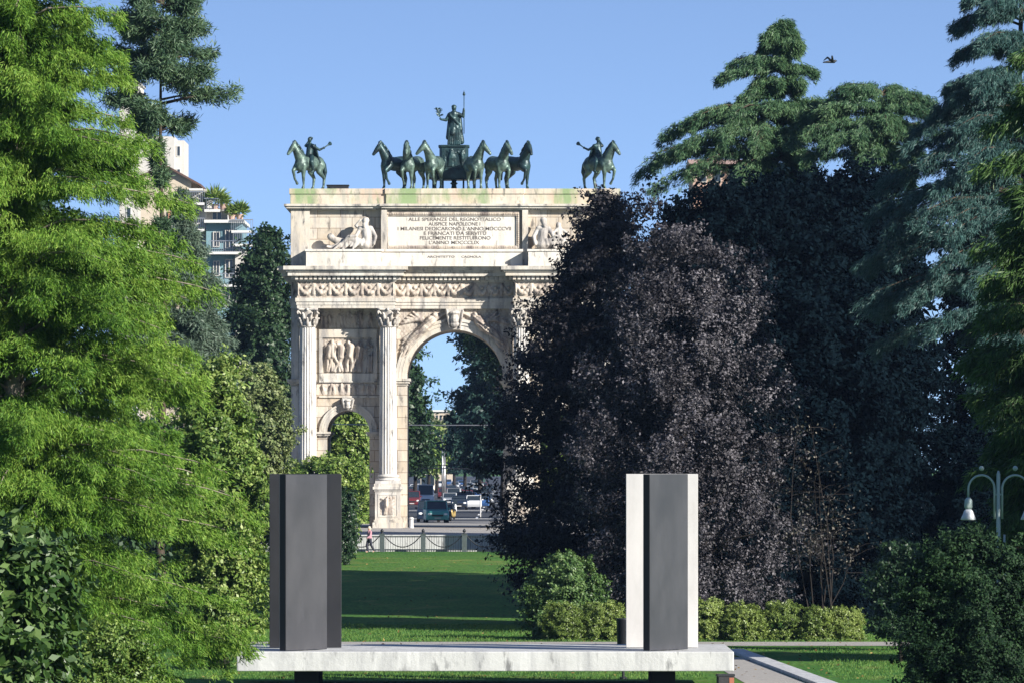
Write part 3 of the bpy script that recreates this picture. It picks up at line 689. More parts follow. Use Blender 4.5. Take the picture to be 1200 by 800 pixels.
for k in range(76):
    x = px0 + .14 + k * (px1 - px0 - .28) / 75
    for z in (pz0 + .14, pz1 - .14): fr.ball((x, -1.45, z), .075, (1, .7, 1.1), 6, 4)
for k in range(1, 16):
    z = pz0 + .14 + k * (pz1 - pz0 - .28) / 16
    for x in (px0 + .14, px1 - .14): fr.ball((x, -1.45, z), .075, (1, .7, 1.1), 6, 4)
fr.build("frame", M['relief'], plaque)
def text(name, body_, x0, x1, yc, hpx, y, parent, m):
    cu = bpy.data.curves.new(name, 'FONT'); cu.body = body_; cu.size = 1.0; cu.extrude = .012; cu.offset = .012; cu.align_x = 'CENTER'
    o = bpy.data.objects.new("tmp", cu); COL.objects.link(o); dg = bpy.context.evaluated_depsgraph_get(); me = bpy.data.meshes.new_from_object(o.evaluated_get(dg)); bpy.data.objects.remove(o)
    v = np.empty(len(me.vertices) * 3, np.float32); me.vertices.foreach_get("co", v); v = v.reshape(-1, 3)
    a, b_ = v[:, 0].min(), v[:, 0].max(); h0, h1 = 0.0, 0.70
    nx = (v[:, 0] - (a + b_) / 2) * ((x1 - x0) / (b_ - a)) + (x0 + x1) / 2; nz = lz(yc) + (v[:, 1] - .35) * (hpx * U / .70); ny = y - v[:, 2]
    me.vertices.foreach_set("co", np.stack([nx, ny, nz], -1).astype(np.float32).reshape(-1)); me.update()
    return link(name, me, m, parent)
for (tx_, a, b_, yc) in (("ALLE SPERANZE DEL REGNO ITALICO", 479, 587, 257.9), ("AUSPICE NAPOLEONE I", 502.5, 563, 263.3), ("I MILANESI DEDICARONO L'ANNO MDCCCVII", 466.5, 599, 268.8), ("E FRANCATI DA SERVITÙ", 497, 570, 274.2), ("FELICEMENTE RESTITUIRONO", 492.5, 575, 279.6), ("L'ANNO MDCCCLIX", 503, 562, 285)):
    text("lettering", tx_, lx(a), lx(b_), yc, 4.0, -1.325, plaque, M['letter'])
for (tx_, a, b_) in (("ARCHITETTO", 501, 533), ("CAGNOLA", 541, 564)): text("lettering", tx_, lx(a), lx(b_), 301.8, 2.4, -1.755, arch, M['letter'])

# ------------------------------------------------------------------ bronzes on the roof
ROOF = AZ + zT2
def horse_caps(pose):
    """life-size horse facing +X, standing on z=0; pose: which fore leg is raised, head turn"""
    hd = pose.get('turn', 0.0); up = pose.get('raise', 1); c = []
    c += [((.55, 0, 1.24), .30, (0, 0, 1.20), .335), ((0, 0, 1.20), .335, (-.55, 0, 1.28), .32), ((-.62, 0, 1.24), (.34, .30, .34)), ((.62, 0, 1.16), (.27, .27, .36))]
    poll = Vector((.98, hd * .30, 2.02)); muz = poll + Vector((.30 * math.cos(hd * 1.3), .30 * math.sin(hd * 1.3) + hd * .08, -.40))
    c += [((.56, 0, 1.36), .27, (.82, hd * .12, 1.72), .19), ((.82, hd * .12, 1.72), .19, tuple(poll), .125), (tuple(poll), .135, tuple(poll.lerp(muz, .45)), .12), (tuple(poll.lerp(muz, .45)), .12, tuple(muz), .075)]
    for k in (-1, 1): c.append((tuple(poll + Vector((-.03, k * .07, .08))), .045, tuple(poll + Vector((0, k * .085, .22))), .015))
    for k in (-1, 1):
        y = k * .17
        if k == up: c += [((.62, y, 1.12), .17, (.92, y, .88), .085), ((.92, y, .88), .085, (.82, y, .50), .055), ((.82, y, .50), .06, (.70, y, .36), .05), ((.70, y, .36), .06, (.64, y, .28), .075)]
        else: c += [((.60, y, 1.12), .17, (.60, y, .62), .08), ((.60, y, .62), .085, (.58, y, .18), .05), ((.58, y, .18), .058, (.64, y, .05), .08)]
        dx = .22 if k == up else -.10
        c += [((-.62, y, 1.14), .24, (-.44 + dx * .5, y * 1.1, .86), .14), ((-.44 + dx * .5, y * 1.1, .86), .14, (-.80 + dx, y, .56), .075), ((-.80 + dx, y, .56), .08, (-.74 + dx, y, .16), .052), ((-.74 + dx, y, .16), .06, (-.67 + dx, y, .05), .085)]
    return c
def mane_caps(hd):
    poll = Vector((.98, hd * .30, 2.02)); c = []
    for k in range(7):
        t = k / 6; p = Vector((.40, 0, 1.58)).lerp(poll + Vector((-.05, 0, .13)), t) + Vector((-.06 * math.sin(math.pi * t), 0, .05)); c.append((tuple(p), .075, tuple(p + Vector((-.10, .05 * (-1) ** k, -.10))), .045))
    c.append((tuple(poll + Vector((.02, 0, .12))), .06, tuple(poll + Vector((.14, .0, .0))), .03)); return c
TAIL = [((-.90, 0, 1.42), .085, (-1.10, 0, 1.18), .10), ((-1.10, 0, 1.18), .10, (-1.16, 0, .85), .11), ((-1.16, 0, .85), .10, (-1.12, .02, .50), .035)]
HS = 1.62
def horse(name, label, px, Y, yaw, pose, m, group, parent=None):
    X = PX(px, Y); sc = Matrix.Scale(HS, 4)
    root = parent or empty(name, (X, Y, ROOF), R(yaw), label, "statue", group)
    hb = body("body" if not parent else "horse", horse_caps(pose), M[m], root, .055, 2, sc); own = hb if parent else root
    body("mane", mane_caps(pose.get('turn', 0)), M['bronze'], own, .05, 1, sc); body("tail", TAIL, M['bronze'], own, .05, 1, sc)
    return root
# yaw: 0 faces +X (right), -90 faces the camera
for (px, dy, yaw, pose, m, lab) in (
    (463, 2.2, -128, {'turn': -.35, 'raise': 1}, 'bronze', "outermost bronze chariot horse on the left, body swung away and one foreleg lifted"),
    (484, 1.9, -112, {'turn': .25, 'raise': -1}, 'bronze_green', "bronze chariot horse second from the left with its neck stretched straight up"),
    (509, 1.6, -104, {'turn': -.75, 'raise': 1}, 'bronze_green', "pale green bronze horse left of the chariot with head turned to the left"),
    (556, 1.6, -77, {'turn': .65, 'raise': -1}, 'bronze_green', "bronze horse just right of the chariot with head turned to the right"),
    (583, 1.9, -66, {'turn': .2, 'raise': 1}, 'bronze_green', "bronze chariot horse second from the right, dark flank behind a pale chest"),
    (605, 2.2, -52, {'turn': -.15, 'raise': -1}, 'bronze', "outermost bronze chariot horse on the right with raised outer foreleg")):
    horse("horse_statue", lab, px, AY + dy, yaw, pose, m, "horses of the bronze chariot")

ch = empty("chariot", (PX(532, AY + 5), AY + 5, ROOF), 0, "dark bronze chariot with a tall carved box between the six horses", "chariot")
cz = lambda y: (222 - y) * U
b = MB()
b.prism([(-1.08, -.9), (-.9, -1.25), (.9, -1.25), (1.08, -.9), (1.08, 1.2), (-1.08, 1.2)], cz(196), cz(170)); b.prism([(-1.16, -.98), (-.95, -1.36), (.95, -1.36), (1.16, -.98), (1.16, 1.25), (-1.16, 1.25)], cz(170), cz(167.5))
bx = b.build("box", M['bronze'], ch, bevel=.03)
X, Z, H = scene_relief(-.85, .85, cz(194), cz(171), 3, 77, .85, .7); r_ = MB(); r_.field(X, Z, H, -1.252); r_.build("relief_figure", M['bronze'], bx, smooth=True, fix=False)
b = MB(); b.box(-1.9, 1.9, -1.3, 1.5, cz(207), cz(196)); b.box(-1.6, 1.6, -1.36, 1.5, cz(208.5), cz(207)); b.build("chassis", M['bronze'], ch, bevel=.05)
b = MB(); b.lathe([(.55, 0), (.5, .12), (.22, .22), (.17, .5), (.3, .62), (.16, .72), (.26, cz(207) + .01)], 0, 0, 0, 14); b.build("support", M['bronze'], ch, smooth=True)
for x in (-.82, .72):
    b = MB(); b.tube([(x, -1.0, 0), (x, -1.0, cz(207))], .075, 8); b.ball((x, -1.0, .1), .14); b.build("leg", M['bronze'], ch, smooth=True)
for s in (-1, 1):
    b = MB()
    rc = [(s * 1.55, .6 + .95 * math.cos(a), .95 + .95 * math.sin(a)) for a in np.linspace(0, 2 * math.pi, 25)]
    b.tube(rc, .08, 6); b.ball((s * 1.55, .6, .95), .16)
    for k in range(6): a = k * math.pi / 3; b.tube([(s * 1.55, .6, .95), (s * 1.55, .6 + .9 * math.cos(a), .95 + .9 * math.sin(a))], .05, 5)
    b.build("wheel", M['bronze'], ch, smooth=True)

# the goddess on the chariot
gd = empty("goddess_statue", (PX(532, AY + 5), AY + 5, ROOF + cz(167.5)), 0, "robed bronze goddess standing on the chariot holding a branch and a tall staff", "statue")
h = 2.95
def gp(x, z, y=0.0): return (x * h, y * h, z * h)
gc = [(gp(0, .955), (.062 * h, .068 * h, .085 * h)), (gp(0, .90), .045 * h, gp(0, .84), .05 * h), (gp(-.085, .80), .06 * h, gp(.085, .80), .06 * h), (gp(0, .80), .10 * h, gp(0, .60), .085 * h), (gp(0, .60), .09 * h, gp(0, .48), .115 * h),
      (gp(-.04, .5), .11 * h, gp(-.06, .10), .10 * h), (gp(.05, .5), .11 * h, gp(.06, .06), .105 * h), (gp(-.02, .42, -.04), .09 * h, gp(-.04, .30, -.06), .08 * h),
      (gp(-.12, .79), .05 * h, gp(-.20, .645, -.02), .04 * h), (gp(-.20, .645, -.02), .04 * h, gp(-.32, .66, -.05), .028 * h), (gp(-.32, .66, -.05), .03 * h, gp(-.35, .68, -.05), .026 * h),
      (gp(.12, .80), .052 * h, gp(.235, .74, -.01), .042 * h), (gp(.235, .74, -.01), .042 * h, gp(.25, .90, -.02), .032 * h), (gp(.25, .90, -.02), .034 * h, gp(.25, .925, -.02), .03 * h)]
for k in range(7):
    x = -.12 + .04 * k; gc.append((gp(x, .50 - .02 * abs(k - 3), -.085), .022 * h, gp(x * 1.25, .03, -.085), .022 * h))
gc += [(gp(.10, .78, .06), .06 * h, gp(.19, .10, .08), .075 * h), (gp(.14, .74, .05), .05 * h, gp(.16, .4, .06), .07 * h), (gp(-.10, .74, .05), .05 * h, gp(-.15, .2, .05), .06 * h), (gp(-.10, .78, -.06), .035 * h, gp(.10, .56, -.09), .035 * h)]
body("body", gc, M['bronze'], gd, .035, 1)
body("hair", [(gp(0, .985, .01), (.068 * h, .07 * h, .055 * h)), (gp(0, .95, .06), (.04 * h, .035 * h, .05 * h))], M['bronze'], gd, .03, 1)
b = MB(); b.tube([gp(.255, .30, -.03), gp(.255, 1.30, -.03)], .035, 6); b.ball(gp(.255, 1.30, -.03), .11); b.ball(gp(.255, 1.34, -.03), .07); b.tube([gp(.225, 1.285, -.03), gp(.285, 1.285, -.03)], .04, 5); b.tube([gp(.255, 1.34, -.03), gp(.255, 1.40, -.03)], [.05, .01], 5); b.build("staff", M['bronze'], gd, smooth=True)
b = MB(); g = rng(4)
stem_ = [gp(-.34, .66, -.05), gp(-.365, .78, -.05), gp(-.40, .93, -.05)]; b.tube(stem_, [.035, .03, .015], 5)
for k in range(34):
    t = g.uniform(.1, 1); p = Vector(gp(-.345 - .055 * t, .68 + .26 * t, -.05)); a = g.uniform(0, 6.28); l = g.uniform(.16, .34); q = p + Vector((math.cos(a) * l, g.normal(0, .1), abs(math.sin(a)) * l * .8)); b.tube([p, p.lerp(q, .5), q], [.018, .05, .008], 4)
b.build("branch", M['bronze'], gd)

def rider_caps(arm_l, arm_r, lean=0.0):
    """rider astride at the life-size horse's back, facing +X"""
    z0 = 1.52
    c = [((-.02, 0, z0 + .02), (.17, .20, .16)), ((-.02, 0, z0 + .08), .15, (lean * .3 - .04, 0, z0 + .38), .16), ((lean * .3 - .04, -.15, z0 + .48), .085, (lean * .3 - .04, .15, z0 + .48), .085), ((lean * .3 - .04, 0, z0 + .40), .16, (lean * .3 - .04, 0, z0 + .48), .13),
         ((lean * .35 - .02, 0, z0 + .54), .06, (lean * .4, 0, z0 + .66), .06), ((lean * .4 + .01, 0, z0 + .73), (.10, .085, .125))]
    for k in (-1, 1):
        c += [((0, k * .14, z0), .12, (.26, k * .36, z0 - .22), .085), ((.26, k * .36, z0 - .22), .085, (.16, k * .38, z0 - .62), .06), ((.16, k * .38, z0 - .62), .05, (.30, k * .38, z0 - .68), .04)]
    for pts in (arm_l, arm_r):
        s, e_, hn = pts; c += [(s, .07, e_, .055), (e_, .055, hn, .04), (hn, .05, hn, .05) if False else (hn, (.055, .05, .06))]
    return c
def rider_statue(px, yaw, mirror, label):
    Y = AY + 1.6; k = -1 if mirror else 1
    root = empty("equestrian_statue", (PX(px, Y), Y, ROOF), R(yaw), label, "statue", "bronze riders at the corners of the arch")
    horse("", "", 0, 0, 0, {'turn': .25 * k, 'raise': k}, 'bronze_green', None, root)
    z0 = 1.52; sc = Matrix.Scale(HS * 1.08, 4)
    al = ((-.04, .2 * k, z0 + .48), (-.28, .34 * k, z0 + .56), (-.52, .40 * k, z0 + .74)); ar = ((-.04, -.2 * k, z0 + .46), (-.34, -.30 * k, z0 + .30), (-.62, -.32 * k, z0 + .40))
    sc = Matrix.Translation((0, 0, -.20)) @ sc
    rd = body("rider", rider_caps(al, ar, -.15), M['bronze'], root, .04, 1, sc)
    b = MB(); V4 = lambda p: tuple(sc @ Vector(p))
    p = Vector(ar[2]); b.tube([V4(p + Vector((.12, 0, -.06))), V4(p + Vector((-.25, 0, .12))), V4(p + Vector((-.42, 0, .2)))], [.03, .05, .16], 8); b.build("trumpet", M['bronze'], root, smooth=True)
    b = MB(); q = Vector(al[2]); b.tube([V4(q + Vector((-.08 + .10 * math.cos(a), .02 * math.sin(3 * a), .07 + .055 * math.sin(a)))) for a in np.linspace(0, 6.283, 13)], .06, 6); b.build("wreath", M['bronze'], root, smooth=True)
    b = MB()                                               # short cloak down the back
    cl = [[(-.16 - .20 * t, u * (.20 + .12 * t), z0 + .52 - .75 * t + .03 * math.sin(7 * u + 4 * t)) for u in np.linspace(-1, 1, 9)] for t in np.linspace(0, 1, 8)]
    vs = [V4(p) for r_ in cl for p in r_] + [V4((p[0] - .05, p[1], p[2])) for r_ in cl for p in r_]; fs = []
    for j in range(7):
        for i in range(8):
            a = j * 9 + i; fs += [(a, a + 1, a + 10, a + 9), (72 + a + 9, 72 + a + 10, 72 + a + 1, 72 + a)]
    ring = [i for i in range(9)] + [9 * j + 8 for j in range(1, 8)] + [63 + i for i in range(7, -1, -1)] + [9 * j for j in range(6, 0, -1)]
    fs += [(ring[i], ring[(i + 1) % len(ring)], 72 + ring[(i + 1) % len(ring)], 72 + ring[i]) for i in range(len(ring))]
    b.add(vs, fs); b.build("cloak", M['bronze'], root, smooth=True)
rider_statue(362, -128, True, "bronze rider on the left corner of the arch, one arm stretched back")
rider_statue(702, -52, False, "bronze rider on the right corner of the arch beside the purple tree")
b = MB(); x0, x1 = PX(383, AY), PX(408, AY)
b.box(x0, x1, AY + .6, AY + 2.2, ROOF, ROOF + .28); b.box(x0 - .05, x1 + .05, AY + .55, AY + 2.25, ROOF + .28, ROOF + .36); b.box(x0 + .2, x0 + .45, AY + .52, AY + .6, ROOF + .08, ROOF + .2)
tag(b.build("roof_hatch", M['iron'], bevel=.02), "low dark hatch box on the roof edge behind the left rider", "hatch")

# reclining marble river gods on the attic ledges
def river_god(s, label, second):
    L_Z = AZ + lz(293.5)
    root = empty("reclining_statue", (AX + s * lx(632), AY - 2.0, L_Z), 0, label, "statue", "reclining marble river gods on the attic")
    def p(x, z, y=0.0): return (s * x, y, z)
    c = [(p(.25, .35), (.55, .5, .38)), (p(.15, .5), .40, p(.28, 1.30), .38), (p(-.05, 1.55), .22, p(.68, 1.5), .22), (p(.3, 1.45), .34, p(.3, 1.7), .16), (p(.33, 2.05), (.24, .26, .30)), (p(.36, 1.85, -.15), .16, p(.40, 1.68, -.22), .12),
         (p(-.12, 1.5), .17, p(-.42, .95, -.15), .14), (p(-.42, .95, -.15), .14, p(-.30, .38, -.3), .11), (p(.75, 1.45), .17, p(1.0, 1.0, -.3), .14), (p(1.0, 1.0, -.3), .13, p(1.45, .95, -.4), .10),
         (p(.45, .4, -.1), .34, p(1.55, .85, -.2), .23), (p(1.55, .85, -.2), .22, p(2.2, .22, -.25), .14), (p(.45, .3, .15), .33, p(1.8, .42, .1), .22), (p(1.8, .42, .1), .2, p(2.9, .18, .05), .12), (p(2.9, .18, .05), .11, p(3.15, .22, -.1), .09)]
    for k in range(8): c.append((p(.5 + .24 * k, .72 - .05 * k, -.28), .11 + .03 * (k % 3), p(.62 + .27 * k + .1 * ((k * 5) % 3), .30 - .03 * k - .12 * ((k * 7) % 3), -.42), .07))
    if second:
        c += [(p(1.5, .9, .3), .33, p(1.45, 1.5, .25), .26), (p(1.42, 1.8, .2), (.2, .2, .25)), (p(1.3, 1.5, .1), .12, p(1.0, 1.2, -.1), .1), (p(1.7, 1.45, .2), .12, p(2.1, 1.1, 0), .1), (p(1.6, .8, .2), .36, p(2.4, .4, .1), .26)]
    else:
        c += [(p(.55, 1.45, .2), .13, p(1.05, 1.75, .1), .11), (p(1.05, 1.75, .1), .1, p(.7, 2.15, .05), .1), (p(2.1, .5, .3), .36, p(2.7, .75, .3), .24), (p(2.7, .75, .3), .24, p(2.9, .95, .3), .28)]
    body("body", c, M['statue'], root, .05, 1)
    body("hair", [(p(.3, 2.14, .06), (.27, .26, .26)), (p(.40, 1.80, -.2), (.16, .12, .2))] , M['statue'], root, .05, 1)
river_god(-1, "reclining white marble river god left of the inscription with one arm over the head", False)
river_god(1, "reclining bearded marble river god and companion right of the inscription", True)

# ------------------------------------------------------------------ concrete stage with its black and white wings
STZ = 1.28
stage = empty("open_air_stage", (0, 0, 0), 0, "long pale concrete stage slab raised on dark piers across the lawn", "stage")
b = MB(); b.box(-9.28, 7.48, 250.0, 260.5, STZ - .66, STZ); b.build("slab", M['concrete'], stage, bevel=.03)
for (x, y) in ((-7.0, 252.5), (5.15, 252.5), (-7.0, 258.0), (5.15, 258.0)):
    b = MB(); b.box(x - .40, x + .40, y - .6, y + .6, -.1, STZ - .66); b.build("pier", M['dark_concrete'], stage)
def wing(px, Y, ang, label, front_dark, group):
    X = PX(px, Y); o = empty("stage_wing", (X, Y, STZ), R(ang), label, "panel", group)
    W2, H, T = 1.235, 5.98, .12
    b = MB(); b.box(-W2, W2, -T, T, .02, H); b.build("core", M['white_steel'] if not front_dark else M['shaded_edge' if ang else 'black_steel'], o, bevel=.008)
    b = MB(); b.box(-W2 + .012, W2 - .012, -T - .012, -T - .001, .03, H - .012); b.build("front_face", M['sunlit_steel' if ang else 'black_steel'] if front_dark else M['white_steel'], o)
    b = MB(); b.box(-W2 + .012, W2 - .012, T + .001, T + .012, .03, H - .012); b.build("back_face", M['white_steel'] if front_dark else M['black_steel'], o)
    b = MB(); b.lathe([(.16, -.004), (.16, .03)], 0, 0, 0, 16); b.lathe([(.10, .0), (.10, .06)], 0, 0, 0, 16); b.build("pivot", M['iron'], o)
    return o
wing(355.5, 251.6, 57, "turned black panel at the front of the left group on the stage", True, "turning stage wings")
wing(358, 254.9, 0, "black panel square to the view behind the left turned panel", True, "turning stage wings")
wing(358.3, 258.6, 0, "rearmost black panel of the left group, standing behind its square-on twin", True, "turning stage wings")
wing(780, 251.6, 57, "turned dark panel standing before the white panels on the right of the stage", True, "turning stage wings")
wing(775.7, 254.9, 0, "white panel square to the view behind the right turned panel", False, "turning stage wings")
wing(775.2, 258.6, 0, "rearmost white panel of the right group", False, "turning stage wings")
# kerb strip and grey apron to the right of the stage
b = MB(); pA, pB = Vector((9.05, 301)), Vector((11.1, 246)); d = (pB - pA).normalized(); n_ = Vector((-d.y, d.x)) * .34
b.prism([tuple(pA + n_), tuple(pA - n_), tuple(pB - n_ * 1.1), tuple(pB + n_ * 1.1)], -.05, .12); tag(b.build("kerb", M['concrete'], bevel=.01), "pale flat concrete kerb running forward from the right end of the stage", "kerb")
o = MB(); o.add([(7.4, 292, .012), (9.0, 292, .012), (10.6, 246, .012), (8.3, 246, .012)], [(0, 1, 2, 3)]); tag(o.build("footpath", M['gravel'], fix=False), kind="structure")
t = empty("spotlight_box", (PX(850, 247.5), 247.5, 0), R(8), "small dark box on the grass before the right end of the stage", "box")
b = MB(); b.box(-.27, .27, -.2, .2, 0, .52); b.build("body", M['dark_concrete'], t, bevel=.02); b = MB(); b.box(-.29, .29, -.22, .22, .52, .60); b.build("lid", M['iron'], t)
b = MB(); b.box(.10, .26, -.215, -.201, .05, .48); b.build("side_panel", mat("rusty_side", (.28, .10, .06), .8), t)
t = empty("litter_bin", (PX(730.5, 262.5), 262.5, 0), 0, "slim dark litter bin just left of the white panel", "bin")
b = MB(); b.lathe([(.14, 0), (.14, .06), (.05, .08), (.05, 1.0)], 0, 0, 0, 12); b.build("stand", M['iron'], t); b = MB(); b.lathe([(.19, 1.0), (.22, 1.1), (.24, 2.1), (.26, 2.14), (.22, 2.15)], 0, 0, 0, 16); b.build("basket", M['iron'], t, smooth=True)

# ------------------------------------------------------------------ park fence in front of the arch
FY = 510.0
fence = empty("park_fence", (0, FY, gz(FY)), 0, "low iron railing with grey posts and swagged chains between lawn and arch", "fence")
pxs = [400 + 48.2 * k - .5 for k in range(-2, 8)]; xs = [PX(p, FY) for p in pxs]
for x in xs:
    b = MB(); b.box(-.17, .17, -.17, .17, -.05, 1.18); b.box(-.21, .21, -.21, .21, 1.18, 1.25); b.v = [(v[0] + x, v[1], v[2]) for v in b.v]; po = b.build("post", M['post_stone'], fence, bevel=.015)
    b = MB(); b.lathe([(.16, 1.25), (.09, 1.29), (.05, 1.33), (.11, 1.40), (.12, 1.46), (.07, 1.53), (.015, 1.60)], x, 0, 0, 10); b.build("finial", M['iron'], po, smooth=True)
for x0, x1 in zip(xs[:-1], xs[1:]):
    b = MB(); b.box(x0 + .171, x1 - .171, -.02, .02, .10, .15); b.box(x0 + .171, x1 - .171, -.02, .02, 1.0, 1.04); n = 15
    for k in range(n):
        x = x0 + .17 + (x1 - x0 - .34) * (k + .5) / n; b.tube([(x, 0, -.02), (x, 0, .998)], .013, 5); b.tube([(x, 0, 1.04), (x, 0, 1.09)], [.02, .004], 5)
    b.build("railing", M['iron'], fence)
    b = MB(); pts = [(x0 + (x1 - x0) * t, -.10, 1.33 - 1.0 * (1 - (2 * t - 1) ** 2)) for t in np.linspace(.02, .98, 25)]
    b.tube(pts, [.045 if i % 2 else .03 for i in range(25)], 6); b.build("chain", M['iron'], fence, smooth=True)
wl = MB(); wl.box(PX(300, 513.4), PX(800, 513.4), 513.25, 513.93, 1.4, 2.68); wl.box(PX(299, 513.4), PX(801, 513.4), 513.18, 514.0, 2.68, 2.76); tag(wl.build('retaining_wall', M['pale_wall'], bevel=.015), 'low pale retaining wall of the plaza right behind the railing', 'wall'); wl = MB(); wl.box(PX(305, 511.6), PX(750, 511.6), 511.2, 511.6, gz(511) - .3, gz(511.4) + .16); tag(wl.build("kerb_stone", M['concrete']), "low pale kerb stone along the foot of the iron railing", "kerb")

# walker by the fence
def walker():
    X, Y = PX(433, 507.5), 507.5; o = empty("person", (X, Y, gz(Y)), R(-150), "person walking past the railing in a mauve top and dark trousers", "person")
    legs = [((.0, -.09, .90), .095, (.16, -.10, .50), .07), ((.16, -.10, .50), .068, (.06, -.10, .08), .045), ((.06, -.10, .07), .045, (.22, -.10, .04), .04), ((0, .09, .90), .095, (-.08, .10, .50), .07), ((-.08, .10, .50), .066, (-.32, .10, .14), .045), ((-.32, .10, .13), .045, (-.20, .10, .04), .035)]
    arms = [((0, -.2, 1.40), .055, (-.14, -.25, 1.13), .045), ((-.14, -.25, 1.13), .045, (.0, -.25, .92), .035), ((0, .2, 1.40), .055, (.10, .25, 1.12), .045), ((.10, .25, 1.12), .045, (.28, .22, 1.02), .035)]
    skin = mat("skin", (.45, .28, .2), .6); top = mat("mauve_top", (.42, .22, .26), .8); trs = mat("dark_trousers", (.03, .03, .045), .85); hair = mat("pale_hair", (.55, .48, .38), .8)
    bc = legs + arms + [((0, 0, .95), .15, (0, 0, 1.15), .14), ((0, 0, 1.15), .14, (0, 0, 1.38), .16), ((0, -.14, 1.42), .07, (0, .14, 1.42), .07), ((0, 0, 1.45), .055, (.02, 0, 1.58), .05), ((.03, 0, 1.66), (.10, .08, .125)), ((.12, 0, 1.65), .02, (.135, 0, 1.63), .018)]
    for k in (0, -1):
        hp = arms[1 + (2 if k else 0)][2]
        for q in range(4): bc.append((hp, .018, (hp[0] + .05, hp[1] - .03 + .02 * q, hp[2] - .09), .009))
        bc.append((hp, .018, (hp[0] + .07, hp[1], hp[2] - .03), .01))
    body("body", bc, skin, o, .022, 1)
    body("top", [((0, 0, .98), .165, (0, 0, 1.16), .155), ((0, 0, 1.16), .155, (0, 0, 1.38), .175), ((0, -.15, 1.42), .085, (0, .15, 1.42), .085)] + [(a[0], a[1] + .02, a[2], a[3] + .018) for a in arms], top, o, .022, 1)
    body("trousers", [((0, 0, .92), (.165, .185, .14))] + [(a[0], a[1] + .018, a[2], a[3] + .02) for a in (legs[0], legs[1], legs[3], legs[4])], trs, o, .022, 1)
    body("hair", [((.01, 0, 1.71), (.115, .098, .10)), ((-.05, 0, 1.64), (.075, .09, .12))], hair, o, .02, 1)
walker()
t = empty("bollard", (PX(482, 547.5), 547.5, 2.93), 0, "short white stone bollard at the corner of the arch", "bollard")
b = MB(); b.lathe([(.20, 0), (.20, .08), (.17, .1), (.165, .66)], 0, 0, 0, 16); b.build("shaft", M['white_steel'], t, smooth=False)
b = MB(); b.lathe([(.185, .66), (.19, .72), (.15, .79), (.06, .83)], 0, 0, 0, 16); b.build("cap", M['white_steel'], t, smooth=True)

